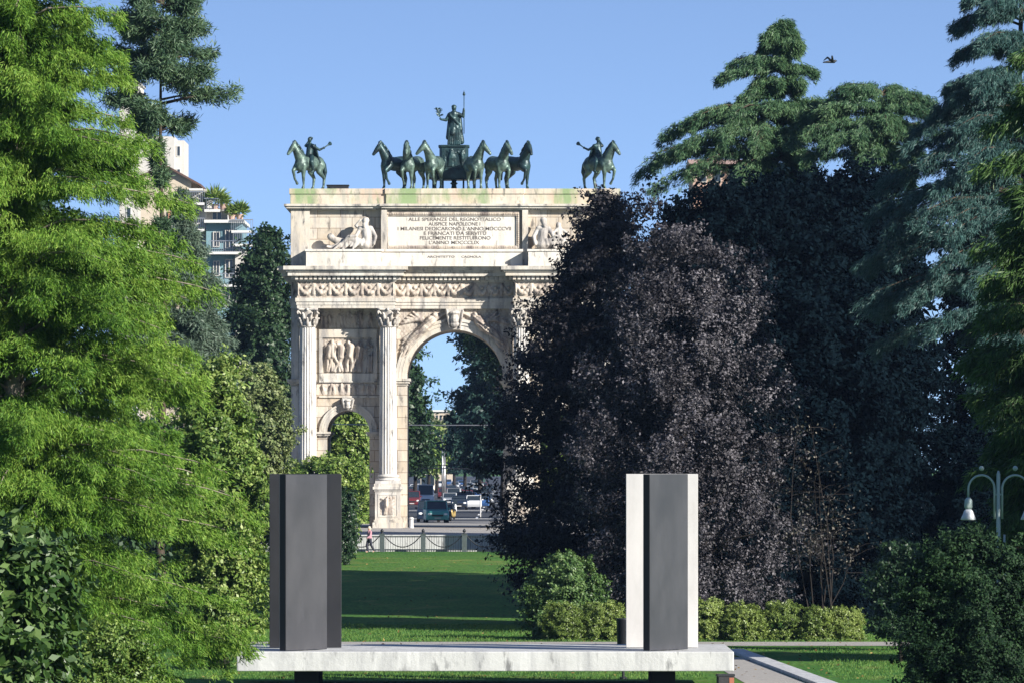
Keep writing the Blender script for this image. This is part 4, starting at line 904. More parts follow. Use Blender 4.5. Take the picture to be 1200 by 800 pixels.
# ------------------------------------------------------------------ traffic beyond the arch
paints = {}
def paint(nm, c):
    if nm not in paints: paints[nm] = mat(nm + "_car_paint", c, .28, .5, .1)
    return paints[nm]
def car(name, label, cat, group, X, Y, yaw, col, kind="car"):
    """front faces -Y at yaw 0"""
    L_, W_, H_, hb, cab, tr = dict(car=(4.1, 1.74, 1.46, .92, (1.05, 3.75), .18), suv=(4.5, 1.85, 1.78, 1.08, (1.15, 4.35), .14), van=(5.2, 1.95, 2.35, 1.15, (.75, 5.1), .10), coach=(9.5, 2.5, 3.1, 1.25, (.12, 9.4), .06))[kind]
    o = empty(name, (X, Y, gz(Y) + .012), R(yaw), label, cat, group); W2 = W_ / 2; z0 = .22
    b = MB(); pr = [(.10, z0), (0, .42), (.02, .62), (.16, hb - .14), (cab[0] * .98, hb), (cab[1], hb), (L_ - .04, hb - .10), (L_, .5), (L_ - .1, z0)]
    secs = []
    for (xf, sc) in ((-W2, .93), (-W2 + .10, 1.0), (W2 - .10, 1.0), (W2, .93)):
        secs.append([(xf, L_ / 2 + (y - L_ / 2) * sc - L_ / 2, .55 + (z - .55) * (.94 if sc < 1 else 1)) for (y, z) in pr])
    n = len(pr); vs = [p for s in secs for p in s]; fs = [tuple(range(n)), tuple(range(4 * n - 1, 3 * n - 1, -1))]
    for j in range(3): fs += [(j * n + i, j * n + (i + 1) % n, (j + 1) * n + (i + 1) % n, (j + 1) * n + i) for i in range(n)]
    b.add(vs, fs); bd = b.build("body", col, o, bevel=.04)
    y0, y1 = cab[0] - L_ / 2, cab[1] - L_ / 2; rk = .62 if kind in ("car", "suv") else (.35 if kind == "van" else .06); rr = .45 if kind == "car" else .12
    lo = [(-W2 + .09, y0), (W2 - .09, y0), (W2 - .09, y1), (-W2 + .09, y1)]; hi = [(-W2 + tr, y0 + rk), (W2 - tr, y0 + rk), (W2 - tr, y1 - rr), (-W2 + tr, y1 - rr)]
    zt = H_ - .07; b = MB(); b.add([(x, y, hb - .03) for x, y in lo] + [(x, y, zt) for x, y in hi], [(0, 1, 5, 4), (1, 2, 6, 5), (2, 3, 7, 6), (3, 0, 4, 7), (4, 5, 6, 7)]); b.build("window", M['glass'], o)
    b = MB(); b.prism([(x * 1.01, y + (-.03 if i < 2 else .03)) for i, (x, y) in enumerate(hi)], zt + .002, H_); b.build("roof", col, o, bevel=.02)
    b = MB()
    for i in range(4): b.tube([(lo[i][0] * 1.005, lo[i][1], hb - .04), (hi[i][0] * 1.01, hi[i][1], zt + .02)], .045, 5)
    for x in (-1, 1): b.tube([(x * (W2 - .08), (y0 + y1) / 2 + .1, hb - .04), (x * (W2 - tr + .01), (y0 + y1) / 2 + .1, zt + .02)], .04, 5)
    b.build("window_frame", col, o)
    for sx in (-1, 1):
        for wy in (-L_ / 2 + .8, L_ / 2 - .8):
            r = .31 if kind == "car" else .36 if kind != "coach" else .48; ce = (sx * (W2 - .10), wy, r)
            b = MB(); pts = [(ce[1] + r * math.cos(a), ce[2] + r * math.sin(a)) for a in np.linspace(0, 2 * math.pi, 18, endpoint=False)]; b.prism(pts, ce[0] - .11, ce[0] + .11, 'x'); wh = b.build("wheel", M['tyre'], o)
            b = MB(); pts = [(ce[1] + r * .62 * math.cos(a), ce[2] + r * .62 * math.sin(a)) for a in np.linspace(0, 2 * math.pi, 14, endpoint=False)]; b.prism(pts, ce[0] + sx * .10, ce[0] + sx * .125, 'x'); b.build("rim", M['chrome'], wh)
        b = MB(); b.ball((sx * (W2 - .28), -L_ / 2 + .07, .68), .14, (1.3, .5, .8), 8, 6); b.build("headlight", M['light_lens'], o)
        b = MB(); b.ball((sx * (W2 + .08), y0 + .35, hb + .06), .10, (1.2, .6, .8), 8, 5); b.build("mirror", col, o)
    b = MB(); b.box(-.45, .45, -L_ / 2 - .02, -L_ / 2 + .06, .52, .66); b.build("grille", M['iron'], o)
    b = MB(); b.box(-W2 + .06, W2 - .06, -L_ / 2 - .03, -L_ / 2 + .1, .28, .44); b.build("bumper", M['iron'] if kind != "suv" else col, o)
    b = MB(); b.box(-.26, .26, -L_ / 2 - .045, -L_ / 2 - .025, .33, .43); b.build("number_plate", M['white_steel'], o)
    return o
car("parked_car", "teal green car facing us just behind the central opening of the arch", "car", None, PX(511, 600), 600, 4, paint("teal", (.07, .30, .28)), "suv")
car("parked_car", "dark blue car half hidden behind the teal green car", "car", None, PX(502, 607), 608, 0, paint("navy", (.015, .025, .05)), "suv")
car("delivery_van", "white van on the road behind the teal green car", "van", None, PX(498.5, 880), 880, 2, paint("white", (.60, .62, .64)), "van")
car("coach", "cream coach far down the road above the white van", "coach", None, PX(501, 1290), 1290, 1, paint("cream", (.70, .62, .48)), "coach")
cols = [("silver", (.26, .28, .31)), ("white", (.50, .52, .55)), ("navy", (.015, .025, .05)), ("grey", (.16, .17, .19)), ("blue", (.04, .10, .26)), ("black", (.012, .012, .014)), ("red", (.13, .025, .03))]
far = [(484, 1150), (489, 1500), (521, 1040), (528, 1200), (536, 1000), (545, 1120), (552, 1010), (560, 1160), (569, 1040), (515, 1550), (525, 1700), (533, 1450), (541, 1600), (549, 1380), (557, 1500), (566, 1420), (574, 1200), (481, 980), (538, 1900), (508, 1900)]
far += [(538, 780), (546, 800), (555, 790), (564, 810), (542, 860), (551, 870), (560, 880), (570, 850), (527, 860), (533, 930), (483, 830), (488, 1000), (547, 950), (556, 960), (565, 980), (486, 1250)]
g = random.Random(5)
for i, (px, Y) in enumerate(far):
    nm, c = cols[(i * 3 + i // 4) % len(cols)]
    car("distant_car", nm + " car in the distant traffic seen through the central opening", "car", nm + " cars in the distant traffic", PX(px, Y), Y, g.choice((0, 180, 0, 4, 176)), paint(nm, c), g.choice(("car", "car", "suv")))
# motor scooters with their riders gone, parked beside the teal car
def scooter(px, Y, yaw, label, c):
    o = empty("motor_scooter", (PX(px, Y), Y, gz(Y) + .012), R(yaw), label, "scooter", "scooters parked behind the arch")
    b = MB(); b.tube([(0, -.62, .85), (0, -.52, .4), (0, -.2, .28), (0, .3, .32), (0, .75, .62)], [.10, .17, .13, .2, .13], 8); b.build("body", c, o, smooth=True)
    b = MB(); b.tube([(0, -.1, .74), (0, .3, .80), (0, .72, .80)], [.08, .13, .10], 8); b.build("seat", M['tyre'], o, smooth=True)
    for y in (-.68, .58):
        b = MB(); pts = [(y + .24 * math.cos(a), .24 + .24 * math.sin(a)) for a in np.linspace(0, 6.283, 16, endpoint=False)]; b.prism(pts, -.06, .06, 'x'); b.build("wheel", M['tyre'], o)
    b = MB(); b.tube([(-.34, -.5, 1.02), (0, -.58, .98), (.34, -.5, 1.02)], .03, 6); b.tube([(0, -.58, .98), (0, -.66, .3)], .035, 6); b.build("handlebar", M['iron'], o, smooth=True)
    b = MB(); b.ball((0, -.66, .88), .09, (1, .6, 1), 8, 6); b.build("headlight", M['light_lens'], o)
    b = MB(); b.add([(-.22, -.62, .95), (.22, -.62, .95), (.19, -.52, 1.38), (-.19, -.52, 1.38), (-.22, -.60, .95), (.22, -.60, .95), (.19, -.50, 1.38), (-.19, -.50, 1.38)], [(0, 1, 2, 3), (7, 6, 5, 4), (0, 4, 5, 1), (1, 5, 6, 2), (2, 6, 7, 3), (3, 7, 4, 0)]); b.build("windscreen", M['glass'], o)
scooter(526, 616, 10, "dark motor scooter tight against the right flank of the teal car", paint("black", (.012, .012, .014)))
scooter(530.5, 640, -12, "yellowish motor scooter a little up the road from the dark one", paint("ochre", (.35, .25, .08)))
scooter(533, 700, 5, "white motor scooter farther up the road than the yellowish one", paint("white", (.72, .73, .74)))
t = empty("road_post", (PX(563, 650), 650, 2.93), 0, "thin white post standing at the right side of the road", "post")
b = MB(); b.tube([(0, 0, 0), (0, 0, 2.05)], .06, 8); b.build("pole", M['white_steel'], t); b = MB(); b.lathe([(.14, 0), (.12, .1), (.07, .14)], 0, 0, 0, 12); b.build("foot", M['iron'], t)
def street_lamp(px, Y, h, arm, label):
    o = empty("street_lamp", (PX(px, Y), Y, gz(Y)), 0, label, "street lamp", "street lamps along the far road")
    b = MB(); b.tube([(0, 0, 0), (0, 0, h * .85)], [.16, .10], 8); b.tube([(0, 0, h * .85), (arm * .1, 0, h * .95), (arm * .4, 0, h), (arm, 0, h)], [.10, .09, .08, .06], 6); b.build("pole", M['chrome'], o, smooth=True)
    b = MB(); b.ball((arm + (.4 if arm > 0 else -.4), 0, h), .38, (1.4, .7, .4), 8, 6); b.build("lamp_head", M['lamp_white'], o, smooth=True)
street_lamp(518.5, 1000, 9.0, -2.6, "pale street lamp with its arm bent left over the far road")
street_lamp(510, 1350, 9.0, 2.0, "smaller street lamp on the left edge of the far road, arm to the right")
street_lamp(521, 900, 7.2, .9, "nearest street lamp in the middle of the road with a short arm")
# tram wires and the cable through the arch
def cable(name, x0, x1, Y, z0, z1, sag, r, label, m):
    b = MB(); b.tube([(x0 + (x1 - x0) * t, Y, z0 + (z1 - z0) * t - sag * (1 - (2 * t - 1) ** 2)) for t in np.linspace(0, 1, 15)], r, 5); tag(b.build(name, m), label, "cable")
    for x, z in ((x0, z0), (x1, z1)):
        p = empty("cable_pole", (x, Y, gz(Y)), 0, "grey pole carrying the %s end of the %s" % ("left" if x == x0 else "right", label.split(" strung")[0]), "pole")
        b = MB(); b.tube([(0, 0, 0), (0, 0, z - gz(Y) + .3)], [.14, .09], 8); b.build("shaft", M['chrome'], p)
cable("span_wire", PX(330, 575), PX(730, 575), 575, PZ(496, 575), PZ(496, 575), .12, .035, "thin pale span wire strung across the arch openings", M['chrome'])
cable("tram_wire", PX(440, 760), PX(640, 760), 760, PZ(541, 760), PZ(543, 760), .25, .05, "dark upper tram wire strung over the road", M['iron'])
cable("tram_wire", PX(440, 775), PX(640, 775), 775, PZ(546, 775), PZ(547, 775), .20, .06, "dark lower tram wire strung over the road", M['iron'])

# ------------------------------------------------------------------ park lamp on the right
LY = 198.0
t = empty("park_lamp", (PX(1170, LY), LY, 0), 0, "grey green park lamp with two bell shades on curled arms among dark shrubs", "street lamp")
zt = PZ(551, LY)
b = MB(); b.lathe([(.16, 0), (.13, .4), (.07, .5), (.05, zt - .1), (.02, zt)], 0, 0, 0, 10); b.tube([(.16, 0, 2.5), (.16, 0, zt - 1.7)], .03, 6); b.build("pole", M['lamp_metal'], t, smooth=True)
zc = PZ(568, LY)
for s in (-1, 1):
    b = MB(); r = .35; pts = [(s * .10, 0, zc - .9), (s * .10, 0, zc - .1)] + [(s * (.10 + r - r * math.cos(a)), 0, zc - .1 + r * math.sin(a) * 1.05) for a in np.linspace(.15, math.pi, 14)] + [(s * (.10 + 2 * r), 0, zc - .35)]
    b.tube(pts, .032, 6); b.tube([(0, 0, zc - .25), (s * .12, 0, zc - .25)], .03, 5); b.ball((s * (.1 + r), 0, zc + .45), .07); a_ = b.build("arm", M['lamp_metal'], t, smooth=True)
    cx = s * (.10 + 2 * r)
    b = MB(); b.lathe([(.05, -.33), (.10, -.40), (.11, -.58), (.08, -.64)], cx, 0, zc, 12); b.build("lamp_holder", M['lamp_metal'], a_, smooth=True)
    b = MB(); b.lathe([(.08, -.64), (.12, -.69), (.16, -.80), (.21, -.91), (.19, -.93)], cx, 0, zc, 16); b.build("lamp_shade", M['lamp_white'], a_, smooth=True)

# bird
BYd = 300.0
o = empty("bird", (PX(974, BYd), BYd, PZ(73, BYd)), R(20), "small dark bird flying above the spired cedar", "bird")
body("body", [((-.16, 0, .0), .05, (.12, 0, .02), .07), ((.18, 0, .05), (.06, .05, .05)), ((.22, 0, .05), .02, (.28, 0, .04), .008), ((-.16, 0, 0), .05, (-.34, 0, -.02), .03),
    ((.05, .04, .03), .055, (-.05, .26, .20), .04), ((-.05, .26, .20), .04, (-.14, .46, .08), .02), ((.05, -.04, .03), .055, (-.05, -.22, .22), .04), ((-.05, -.22, .22), .04, (-.14, -.40, .16), .02)], M['iron'], o, .02, 1)

# ------------------------------------------------------------------ apartment houses on the left
BYa = 660.0
def bx(x): return PX(x, BYa)
def bzz(y): return PZ(y, BYa)
M['beige'] = mat("beige_render", (.50, .43, .34), .85, var=.15, scale=.6)
M['salmon'] = mat("salmon_render", (.46, .22, .15), .85, var=.15, scale=.8)
M['teal_wall'] = mat("blue_green_cladding", (.17, .29, .33), .6, var=.15, scale=.5)
M['cream_wall'] = mat("white_render", (.50, .48, .45), .8, var=.15, scale=.5)
M['slab'] = mat("pale_slab", (.60, .60, .58), .8, var=.15, scale=1)
M['roof'] = mat("dark_roof_edge", (.10, .06, .05), .8)
M['terracotta'] = mat("terracotta_wall", (.44, .30, .25), .9, var=.2, scale=.5)
M['shutter'] = mat("brown_shutter", (.16, .06, .04), .7)
ap = empty("apartment_house", (0, 0, 0), 0, "stepped apartment house of beige, salmon and blue green walls with planted balconies", "building")
b = MB(); b.prism([(bx(165), 2.5), (bx(224), 2.5), (bx(224), bzz(214)), (bx(232), bzz(216)), (bx(196), bzz(195)), (bx(165), bzz(206))], BYa, BYa + 16, 'y'); b.build("wall", M['beige'], ap)
b = MB(); b.add([(bx(162), BYa - .5, bzz(206)), (bx(196), BYa - .5, bzz(194.2)), (bx(236), BYa - .5, bzz(216.4)), (bx(162), BYa + 16, bzz(206)), (bx(196), BYa + 16, bzz(194.2)), (bx(236), BYa + 16, bzz(216.4)),
    (bx(162), BYa - .5, bzz(208.6)), (bx(196), BYa - .5, bzz(196.8)), (bx(236), BYa - .5, bzz(219)), (bx(162), BYa + 16, bzz(208.6)), (bx(196), BYa + 16, bzz(196.8)), (bx(236), BYa + 16, bzz(219))],
    [(0, 1, 4, 3), (1, 2, 5, 4), (6, 9, 10, 7), (7, 10, 11, 8), (0, 6, 7, 1), (1, 7, 8, 2), (3, 4, 10, 9), (4, 5, 11, 10), (0, 3, 9, 6), (2, 8, 11, 5)]); b.build("roof", M['roof'], ap)
b = MB(); b.box(bx(197), bx(213), BYa - .14, BYa - .01, bzz(352), bzz(248)); b.build("salmon_bay", M['salmon'], ap)
b = MB(); b.box(bx(224), bx(242), BYa + .3, BYa + 14, 2.5, bzz(222)); b.build("wall", M['cream_wall'], ap)
b = MB(); b.box(bx(242), bx(284), BYa - .6, BYa + 12, 2.5, bzz(262)); b.build("wall", M['teal_wall'], ap)
b = MB(); b.box(bx(242), bx(266), BYa + .8, BYa + 12, bzz(262), bzz(244)); b.build("penthouse_wall", M['cream_wall'], ap)
b = MB(); b.box(bx(240), bx(287), BYa - 1.6, BYa + 12.2, bzz(262), bzz(258.5)); b.build("roof_slab", M['slab'], ap)
b = MB(); b.box(bx(276), bx(287), BYa - 1.0, BYa + 10, 2.5, bzz(292)); b.build("wall", M['cream_wall'], ap)
def window(x0, x1, y0, y1, yf, par=ap, m='glass', shutter=False):
    b = MB(); X0, X1, Z0, Z1 = bx(x0), bx(x1), bzz(y1), bzz(y0)
    for (a, c, d, e_) in ((X0, X1, Z1 - .08, Z1), (X0, X1, Z0, Z0 + .08), (X0, X0 + .08, Z0 + .08, Z1 - .08), (X1 - .08, X1, Z0 + .08, Z1 - .08), ((X0 + X1) / 2 - .04, (X0 + X1) / 2 + .04, Z0 + .08, Z1 - .08)): b.box(a, c, yf - .12, yf + .02, d, e_)
    f = b.build("window", M['cream_wall'], par); b = MB(); b.box(X0 + .04, X1 - .04, yf - .05, yf - .01, Z0 + .04, Z1 - .04); b.build("pane", M[m], f)
    if shutter:
        b = MB(); b.box(X0 - .45, X0 - .02, yf - .1, yf - .03, Z0, Z1); b.box(X1 + .02, X1 + .45, yf - .1, yf - .03, Z0, Z1); b.build("shutter", M['shutter'], f)
for y in (226, 258, 290, 322): window(201, 208, y, y + 13, BYa - .15 if y > 247 else BYa - .01)
for y in (240, 272, 304): window(226, 234, y, y + 16, BYa + .29)
for y in (272, 306, 340):
    window(250, 258, y, y + 18, BYa - .61); window(264, 274, y - 2, y + 20, BYa - .61)
window(248, 260, 247, 258, BYa + .79)
def balcony(x0, x1, y, dep, yf, rail=True):
    b = MB(); X0, X1, Z = bx(x0), bx(x1), bzz(y); b.box(X0, X1, yf - dep, yf + .3, Z - .22, Z); o_ = b.build("balcony", M['slab'], ap)
    if rail:
        b = MB(); b.box(X0, X1, yf - dep, yf - dep + .06, Z + .92, Z + 1.0); n = max(4, int((X1 - X0) / .16))
        for k in range(n + 1): x = X0 + (X1 - X0) * k / n; b.box(x - .02, x + .02, yf - dep + .01, yf - dep + .05, Z, Z + .92)
        b.box(X1 - .06, X1 - .001, yf - dep + .06, yf, Z + .93, Z + .99); b.build("railing", M['chrome'], o_)
for (x0, x1, y, d, yf) in ((222, 240, 238, 1.3, BYa + .3), (222, 240, 269, 1.3, BYa + .3), (222, 240, 301, 1.3, BYa + .3), (240, 258, 246, 1.0, BYa + .0), (246, 284, 296, 1.5, BYa - .6), (246, 286, 334, 1.5, BYa - .6), (275, 300, 287, 1.6, BYa - 1.0), (272, 297, 271, 1.2, BYa - .6)):
    balcony(x0, x1, y, d, yf)
b = MB(); b.box(bx(222), bx(238), BYa - .9, BYa + .31, bzz(224), bzz(221.5)); b.build("awning", M['slab'], ap)

BYt = 900.0
tw = empty("tower_block", (0, 0, 0), 0, "tall white tower block showing behind the pine trunk", "building")
b = MB(); b.box(PX(140, BYt), PX(162, BYt), BYt, BYt + 14, 2.5, PZ(98, BYt)); b.build("wall", M['cream_wall'], tw)
b = MB(); b.box(PX(162, BYt), PX(204, BYt), BYt + .4, BYt + 14, 2.5, PZ(160, BYt)); b.box(PX(204, BYt), PX(215, BYt), BYt + 2, BYt + 14, 2.5, PZ(164, BYt)); b.build("wing", M['cream_wall'], tw)
b = MB(); b.box(PX(138, BYt), PX(164, BYt), BYt - .3, BYt + 14.3, PZ(98, BYt), PZ(96, BYt)); b.build("roof", M['slab'], tw)
for k in range(6):
    for (x0, x1, yf, y0) in ((148, 154, BYt, 108), (188, 194, BYt + .4, 166), (206, 211, BYt + 2, 170)):
        y = y0 + k * 27; X0, X1 = PX(x0, BYt), PX(x1, BYt); b = MB(); b.box(X0, X1, yf - .08, yf + .02, PZ(y + 13, BYt), PZ(y, BYt)); f = b.build("window", M['slab'], tw); b = MB(); b.box(X0 + .1, X1 - .1, yf - .1, yf - .081, PZ(y + 12, BYt), PZ(y + 1, BYt)); b.build("pane", M['glass'], f)
BYr = 500.0
th_ = empty("terracotta_house", (0, 0, 0), 0, "terracotta coloured house glimpsed between the cedar boughs on the right", "building")
b = MB(); b.box(PX(812, BYr), PX(905, BYr), BYr, BYr + 12, 1.5, PZ(192, BYr)); b.build("wall", M['terracotta'], th_)
b = MB(); b.prism([(BYr - .6, PZ(193, BYr)), (BYr + 12.6, PZ(193, BYr)), (BYr + 6, PZ(183, BYr))], PX(808, BYr), PX(909, BYr), 'x'); b.build("roof", M['terracotta'], th_)
for k in range(5):
    x = 820 + 17 * k; b = MB(); b.box(PX(x, BYr), PX(x + 8, BYr), BYr - .08, BYr + .02, PZ(214, BYr), PZ(198, BYr)); f = b.build("window", M['cream_wall'], th_); b = MB(); b.box(PX(x + .7, BYr), PX(x + 7.3, BYr), BYr - .1, BYr - .081, PZ(213, BYr), PZ(199, BYr)); b.build("pane", M['glass'], f)
# far building and gatehouse at the end of the avenue
Yf = 1750.0
fb = empty("far_building", (0, 0, 0), 0, "pale pink building at the far end of the avenue", "building")
b = MB(); b.box(PX(505, Yf), PX(533, Yf), Yf, Yf + 14, 2.5, PZ(482, Yf)); b.build("wall", M['beige'], fb)
b = MB(); b.box(PX(503.5, Yf), PX(534.5, Yf), Yf - .5, Yf + 14.5, PZ(482, Yf), PZ(480, Yf)); b.build("roof", M['slab'], fb)
for r_ in range(6):
    for k in range(6):
        x = 507 + 4.3 * k; y = 486 + r_ * 11; b = MB(); b.box(PX(x, Yf), PX(x + 2, Yf), Yf - .1, Yf + .02, PZ(y + 6, Yf), PZ(y, Yf)); b.build("window", M['glass'], fb)

# ------------------------------------------------------------------ trees and shrubs
LM = {}
LM['cypress'] = leaf_mat("feathery_yellow_green", [(.036, .098, .012), (.092, .19, .020), (.20, .30, .050)], .16, .55, .2)
LM['fresh'] = leaf_mat("fresh_green_leaves", [(.050, .105, .018), (.12, .19, .036), (.25, .31, .09)], .18, .45, .3)
LM['glossy'] = leaf_mat("dark_glossy_leaves", [(.022, .055, .012), (.05, .10, .022), (.11, .17, .05)], .15, .45, .4)
LM['olive'] = leaf_mat("olive_leaves", [(.06, .095, .032), (.13, .17, .06), (.25, .28, .13)], .15, .5, .3)
LM['dark'] = leaf_mat("deep_green_leaves", [(.012, .03, .014), (.022, .052, .02), (.045, .085, .032)], .15, .45, .35)
LM['copper'] = leaf_mat("sunlit_copper_leaves", [(.009, .008, .010), (.032, .030, .035), (.15, .142, .16)], .04, .55, .2, tcol=(1.3, .8, .7))  # front beech: sunlit grey of the crown put into the leaf colours
LM['copper_shaded'] = leaf_mat('shaded_copper_leaves', [(.005, .005, .007), (.012, .011, .014), (.05, .047, .053)], .04, .55, .2, tcol=(1.3, .8, .7))  # rear beech: same leaf, with its shade put into darker colours
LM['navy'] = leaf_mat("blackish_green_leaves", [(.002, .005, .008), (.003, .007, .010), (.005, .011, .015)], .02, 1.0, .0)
LM['cedar'] = leaf_mat("deodar_needles", [(.020, .058, .028), (.048, .108, .048), (.11, .185, .08)], .12, .5, .3)
LM['bluecedar'] = leaf_mat("blue_cedar_needles", [(.010, .034, .034), (.025, .070, .064), (.07, .14, .125)], .10, .5, .3)
LM['greycedar'] = leaf_mat("grey_green_needles", [(.05, .085, .060), (.09, .135, .095), (.14, .19, .14)], .15, .5, .3)
LM['pine'] = leaf_mat("pine_needles", [(.030, .065, .036), (.06, .11, .055), (.11, .17, .085)], .12, .5, .3)
LM['darkcypress'] = leaf_mat("dark_cypress_sprays", [(.022, .056, .014), (.044, .098, .024), (.09, .16, .042)], .2, .5, .3)
LM['hedge'] = leaf_mat("hedge_leaves", [(.06, .10, .018), (.14, .20, .04), (.27, .33, .10)], .18, .42, .4)
LM['avenue'] = leaf_mat("avenue_leaves", [(.010, .030, .026), (.018, .048, .040), (.035, .075, .055)], .15, .5, .3)
LM['yew'] = leaf_mat('yew_leaves', [(.008, .022, .010), (.016, .040, .016), (.035, .075, .025)], .1, .6, .15)
LM['midgreen'] = leaf_mat('mid_green_leaves', [(.035, .08, .022), (.075, .14, .038), (.15, .22, .075)], .15, .45, .35)
LM['twig'] = leaf_mat("dry_twig_leaves", [(.02, .02, .02), (.05, .048, .045), (.16, .145, .12)], .1, .6, .2)

# far avenue, seen through the openings
broadleaf("avenue_tree", "dark avenue tree filling the left side of the central opening", "tree", [(546, 440, 500), (500, 430, 508), (440, 430, 500), (395, 425, 502), (360, 430, 495), (330, 440, 480)], 690, 455, LM['dark'], 101, 240, 240, 1.5, .42, group="trees behind the arch")
broadleaf("avenue_tree", "tall bluish dark tree filling the right side of the central opening", "tree", [(545, 535, 640), (520, 520, 640), (470, 522, 640), (420, 535, 630), (385, 530, 620), (340, 550, 600)], 760, 590, LM['avenue'], 102, 300, 240, 1.7, .45, group="trees behind the arch")
broadleaf("avenue_tree", "loose bough of a nearer tree hanging into the top right of the opening", "tree", [(470, 572, 660), (430, 560, 660), (400, 530, 660), (380, 525, 650), (340, 560, 640), (320, 580, 620)], 610, 625, LM['dark'], 103, 150, 170, 1.3, .36, group="trees behind the arch")
for i, (px, y0, wd, Y, m, lab) in enumerate(((512, 498, 11, 1250, 'olive', "pale hazy tree at the left of the avenue's end"), (522, 505, 9, 1500, 'olive', "smaller pale tree right of the avenue's end"), (502, 506, 14, 1050, 'fresh', "green tree beside the far left kerb of the avenue"),
        (545, 480, 20, 1150, 'avenue', "blue green tree on the right of the far avenue"), (562, 470, 22, 980, 'avenue', "blue green tree nearest the right edge of the opening"), (486, 488, 14, 900, 'dark', "dark tree low beside the left pier of the opening"), (532, 492, 11, 1350, 'avenue', "slim blue green tree before the far building"))):
    broadleaf("avenue_tree", lab, "tree", [(551, px - wd * .6, px + wd * .6), (540, px - wd, px + wd), ((y0 + 540) / 2, px - wd * .9, px + wd * .9), (y0, px - wd * .3, px + wd * .3)], Y, px, LM[m], 110 + i, 90, 110, 1.6, .6, group="trees along the far avenue", nlimb=8)
for i, (X, Y) in enumerate(((13, 650), (13, 715), (14, 785), (15, 860), (16, 940))):  # unseen row behind the beech, added so its shade falls on the road
    x = 600 + X * F / Y; k = F / Y
    broadleaf("avenue_tree", ("first", "second", "third", "fourth", "fifth")[i] + " unseen tree added along the right kerb to shade the road", "tree", [(545 + 1 * k, x - 4 * k, x + 4 * k), (545 - 6 * k, x - 6 * k, x + 6 * k), (545 - 14 * k, x - 3 * k, x + 3 * k)], Y, x, LM['avenue'], 140 + i, 130, 150, 1.7, .5, group="trees along the far avenue", nlimb=8)
broadleaf("plane_tree", "sunlit green tree showing through the small left opening", "tree", [(640, 350, 460), (580, 340, 450), (530, 350, 445), (490, 355, 440), (465, 365, 430), (445, 380, 420)], 590, 398, LM['fresh'], 121, 300, 220, 1.1, .30, group="trees behind the arch")
broadleaf("plane_tree", "green tree behind the hidden right opening of the arch", "tree", [(600, 620, 720), (540, 610, 725), (490, 620, 720), (460, 640, 700)], 592, 668, LM['fresh'], 122, 120, 150, 1.3, .36, group="trees behind the arch")
broadleaf("lime_tree", "tall dark tree rising close against the left edge of the arch", "tree", [(600, 258, 350), (520, 252, 350), (440, 255, 352), (380, 262, 350), (330, 275, 352), (295, 300, 350), (262, 322, 338)], 585, 312, LM['dark'], 123, 420, 240, 1.2, .32, inner=.3)
broadleaf("lime_tree", "olive green tree half lit below the tall dark tree", "tree", [(640, 235, 345), (560, 230, 345), (500, 238, 345), (460, 250, 338), (438, 275, 325)], 455, 292, LM['olive'], 124, 330, 260, .85, .22)
broadleaf("laurel_tree", "bushy bright green tree in front of the arch's left foot behind the black panels", "tree", [(650, 330, 412), (610, 322, 418), (575, 326, 425), (550, 335, 425), (538, 345, 400)], 490, 380, LM['fresh'], 125, 260, 230, .75, .2)
broadleaf("laurel_bush", "dark shrub beside the walker at the lawn's left edge", "shrub", [(652, 372, 408), (630, 368, 412), (600, 375, 416), (580, 385, 412)], 470, 404, LM['dark'], 126, 130, 220, .55, .17, nlimb=8, r0=.12)
# conifers before the apartment house
conifer("pine_tree", "tall open pine with long upper boughs before the apartment house", "tree", [(330, 172, 206), (292, 174, 212), (262, 178, 212), (245, 186, 196), (205, 187, 194), (198, 176, 208), (180, 174, 214), (165, 182, 200), (150, 150, 240), (138, 118, 286), (118, 108, 284), (100, 128, 268), (85, 104, 276), (62, 116, 282), (40, 140, 250), (20, 122, 262), (-10, 150, 240), (-40, 140, 245), (-110, 178, 202)], 340, 190, LM['pine'], 131, nb=74, ns=24, nbl=40,
        blade=(.30, .048), droop=.08, rise=.18, hang=.15, outw=.4, jit=.8, spread=(.08, .26), thick=.10, start=.42, r0=.24, bark='bark', whorl=1.15, fmin=.6, tuft=.15, limbr=.055, limb_share=1.0, lump=.16, lsize=2.5)
conifer("cedar_tree", "grey green cedar with thin sprays before the apartment house", "tree", [(470, 130, 300), (430, 130, 285), (380, 135, 275), (330, 150, 264), (290, 196, 238), (260, 200, 232), (235, 206, 222), (218, 211, 215)], 400, 213, LM['greycedar'], 132, nb=300, ns=24, nbl=24, blade=(.30, .05), droop=.22, rise=.15, hang=.55, outw=.5, jit=.6, spread=(.08, .22), thick=.10, start=.35, whorl=1.1, r0=.22, tuft=.13, fmin=.5, limb_share=.9)
broadleaf("poplar_tree", "green roadside tree between the feathery cypress and the panels", "tree", [(770, 195, 318), (700, 190, 322), (640, 185, 324), (580, 180, 322), (540, 185, 316), (490, 195, 300), (450, 205, 270), (425, 215, 250)], 275, 255, LM['fresh'], 133, 420, 260, .62, .155, inner=.4)
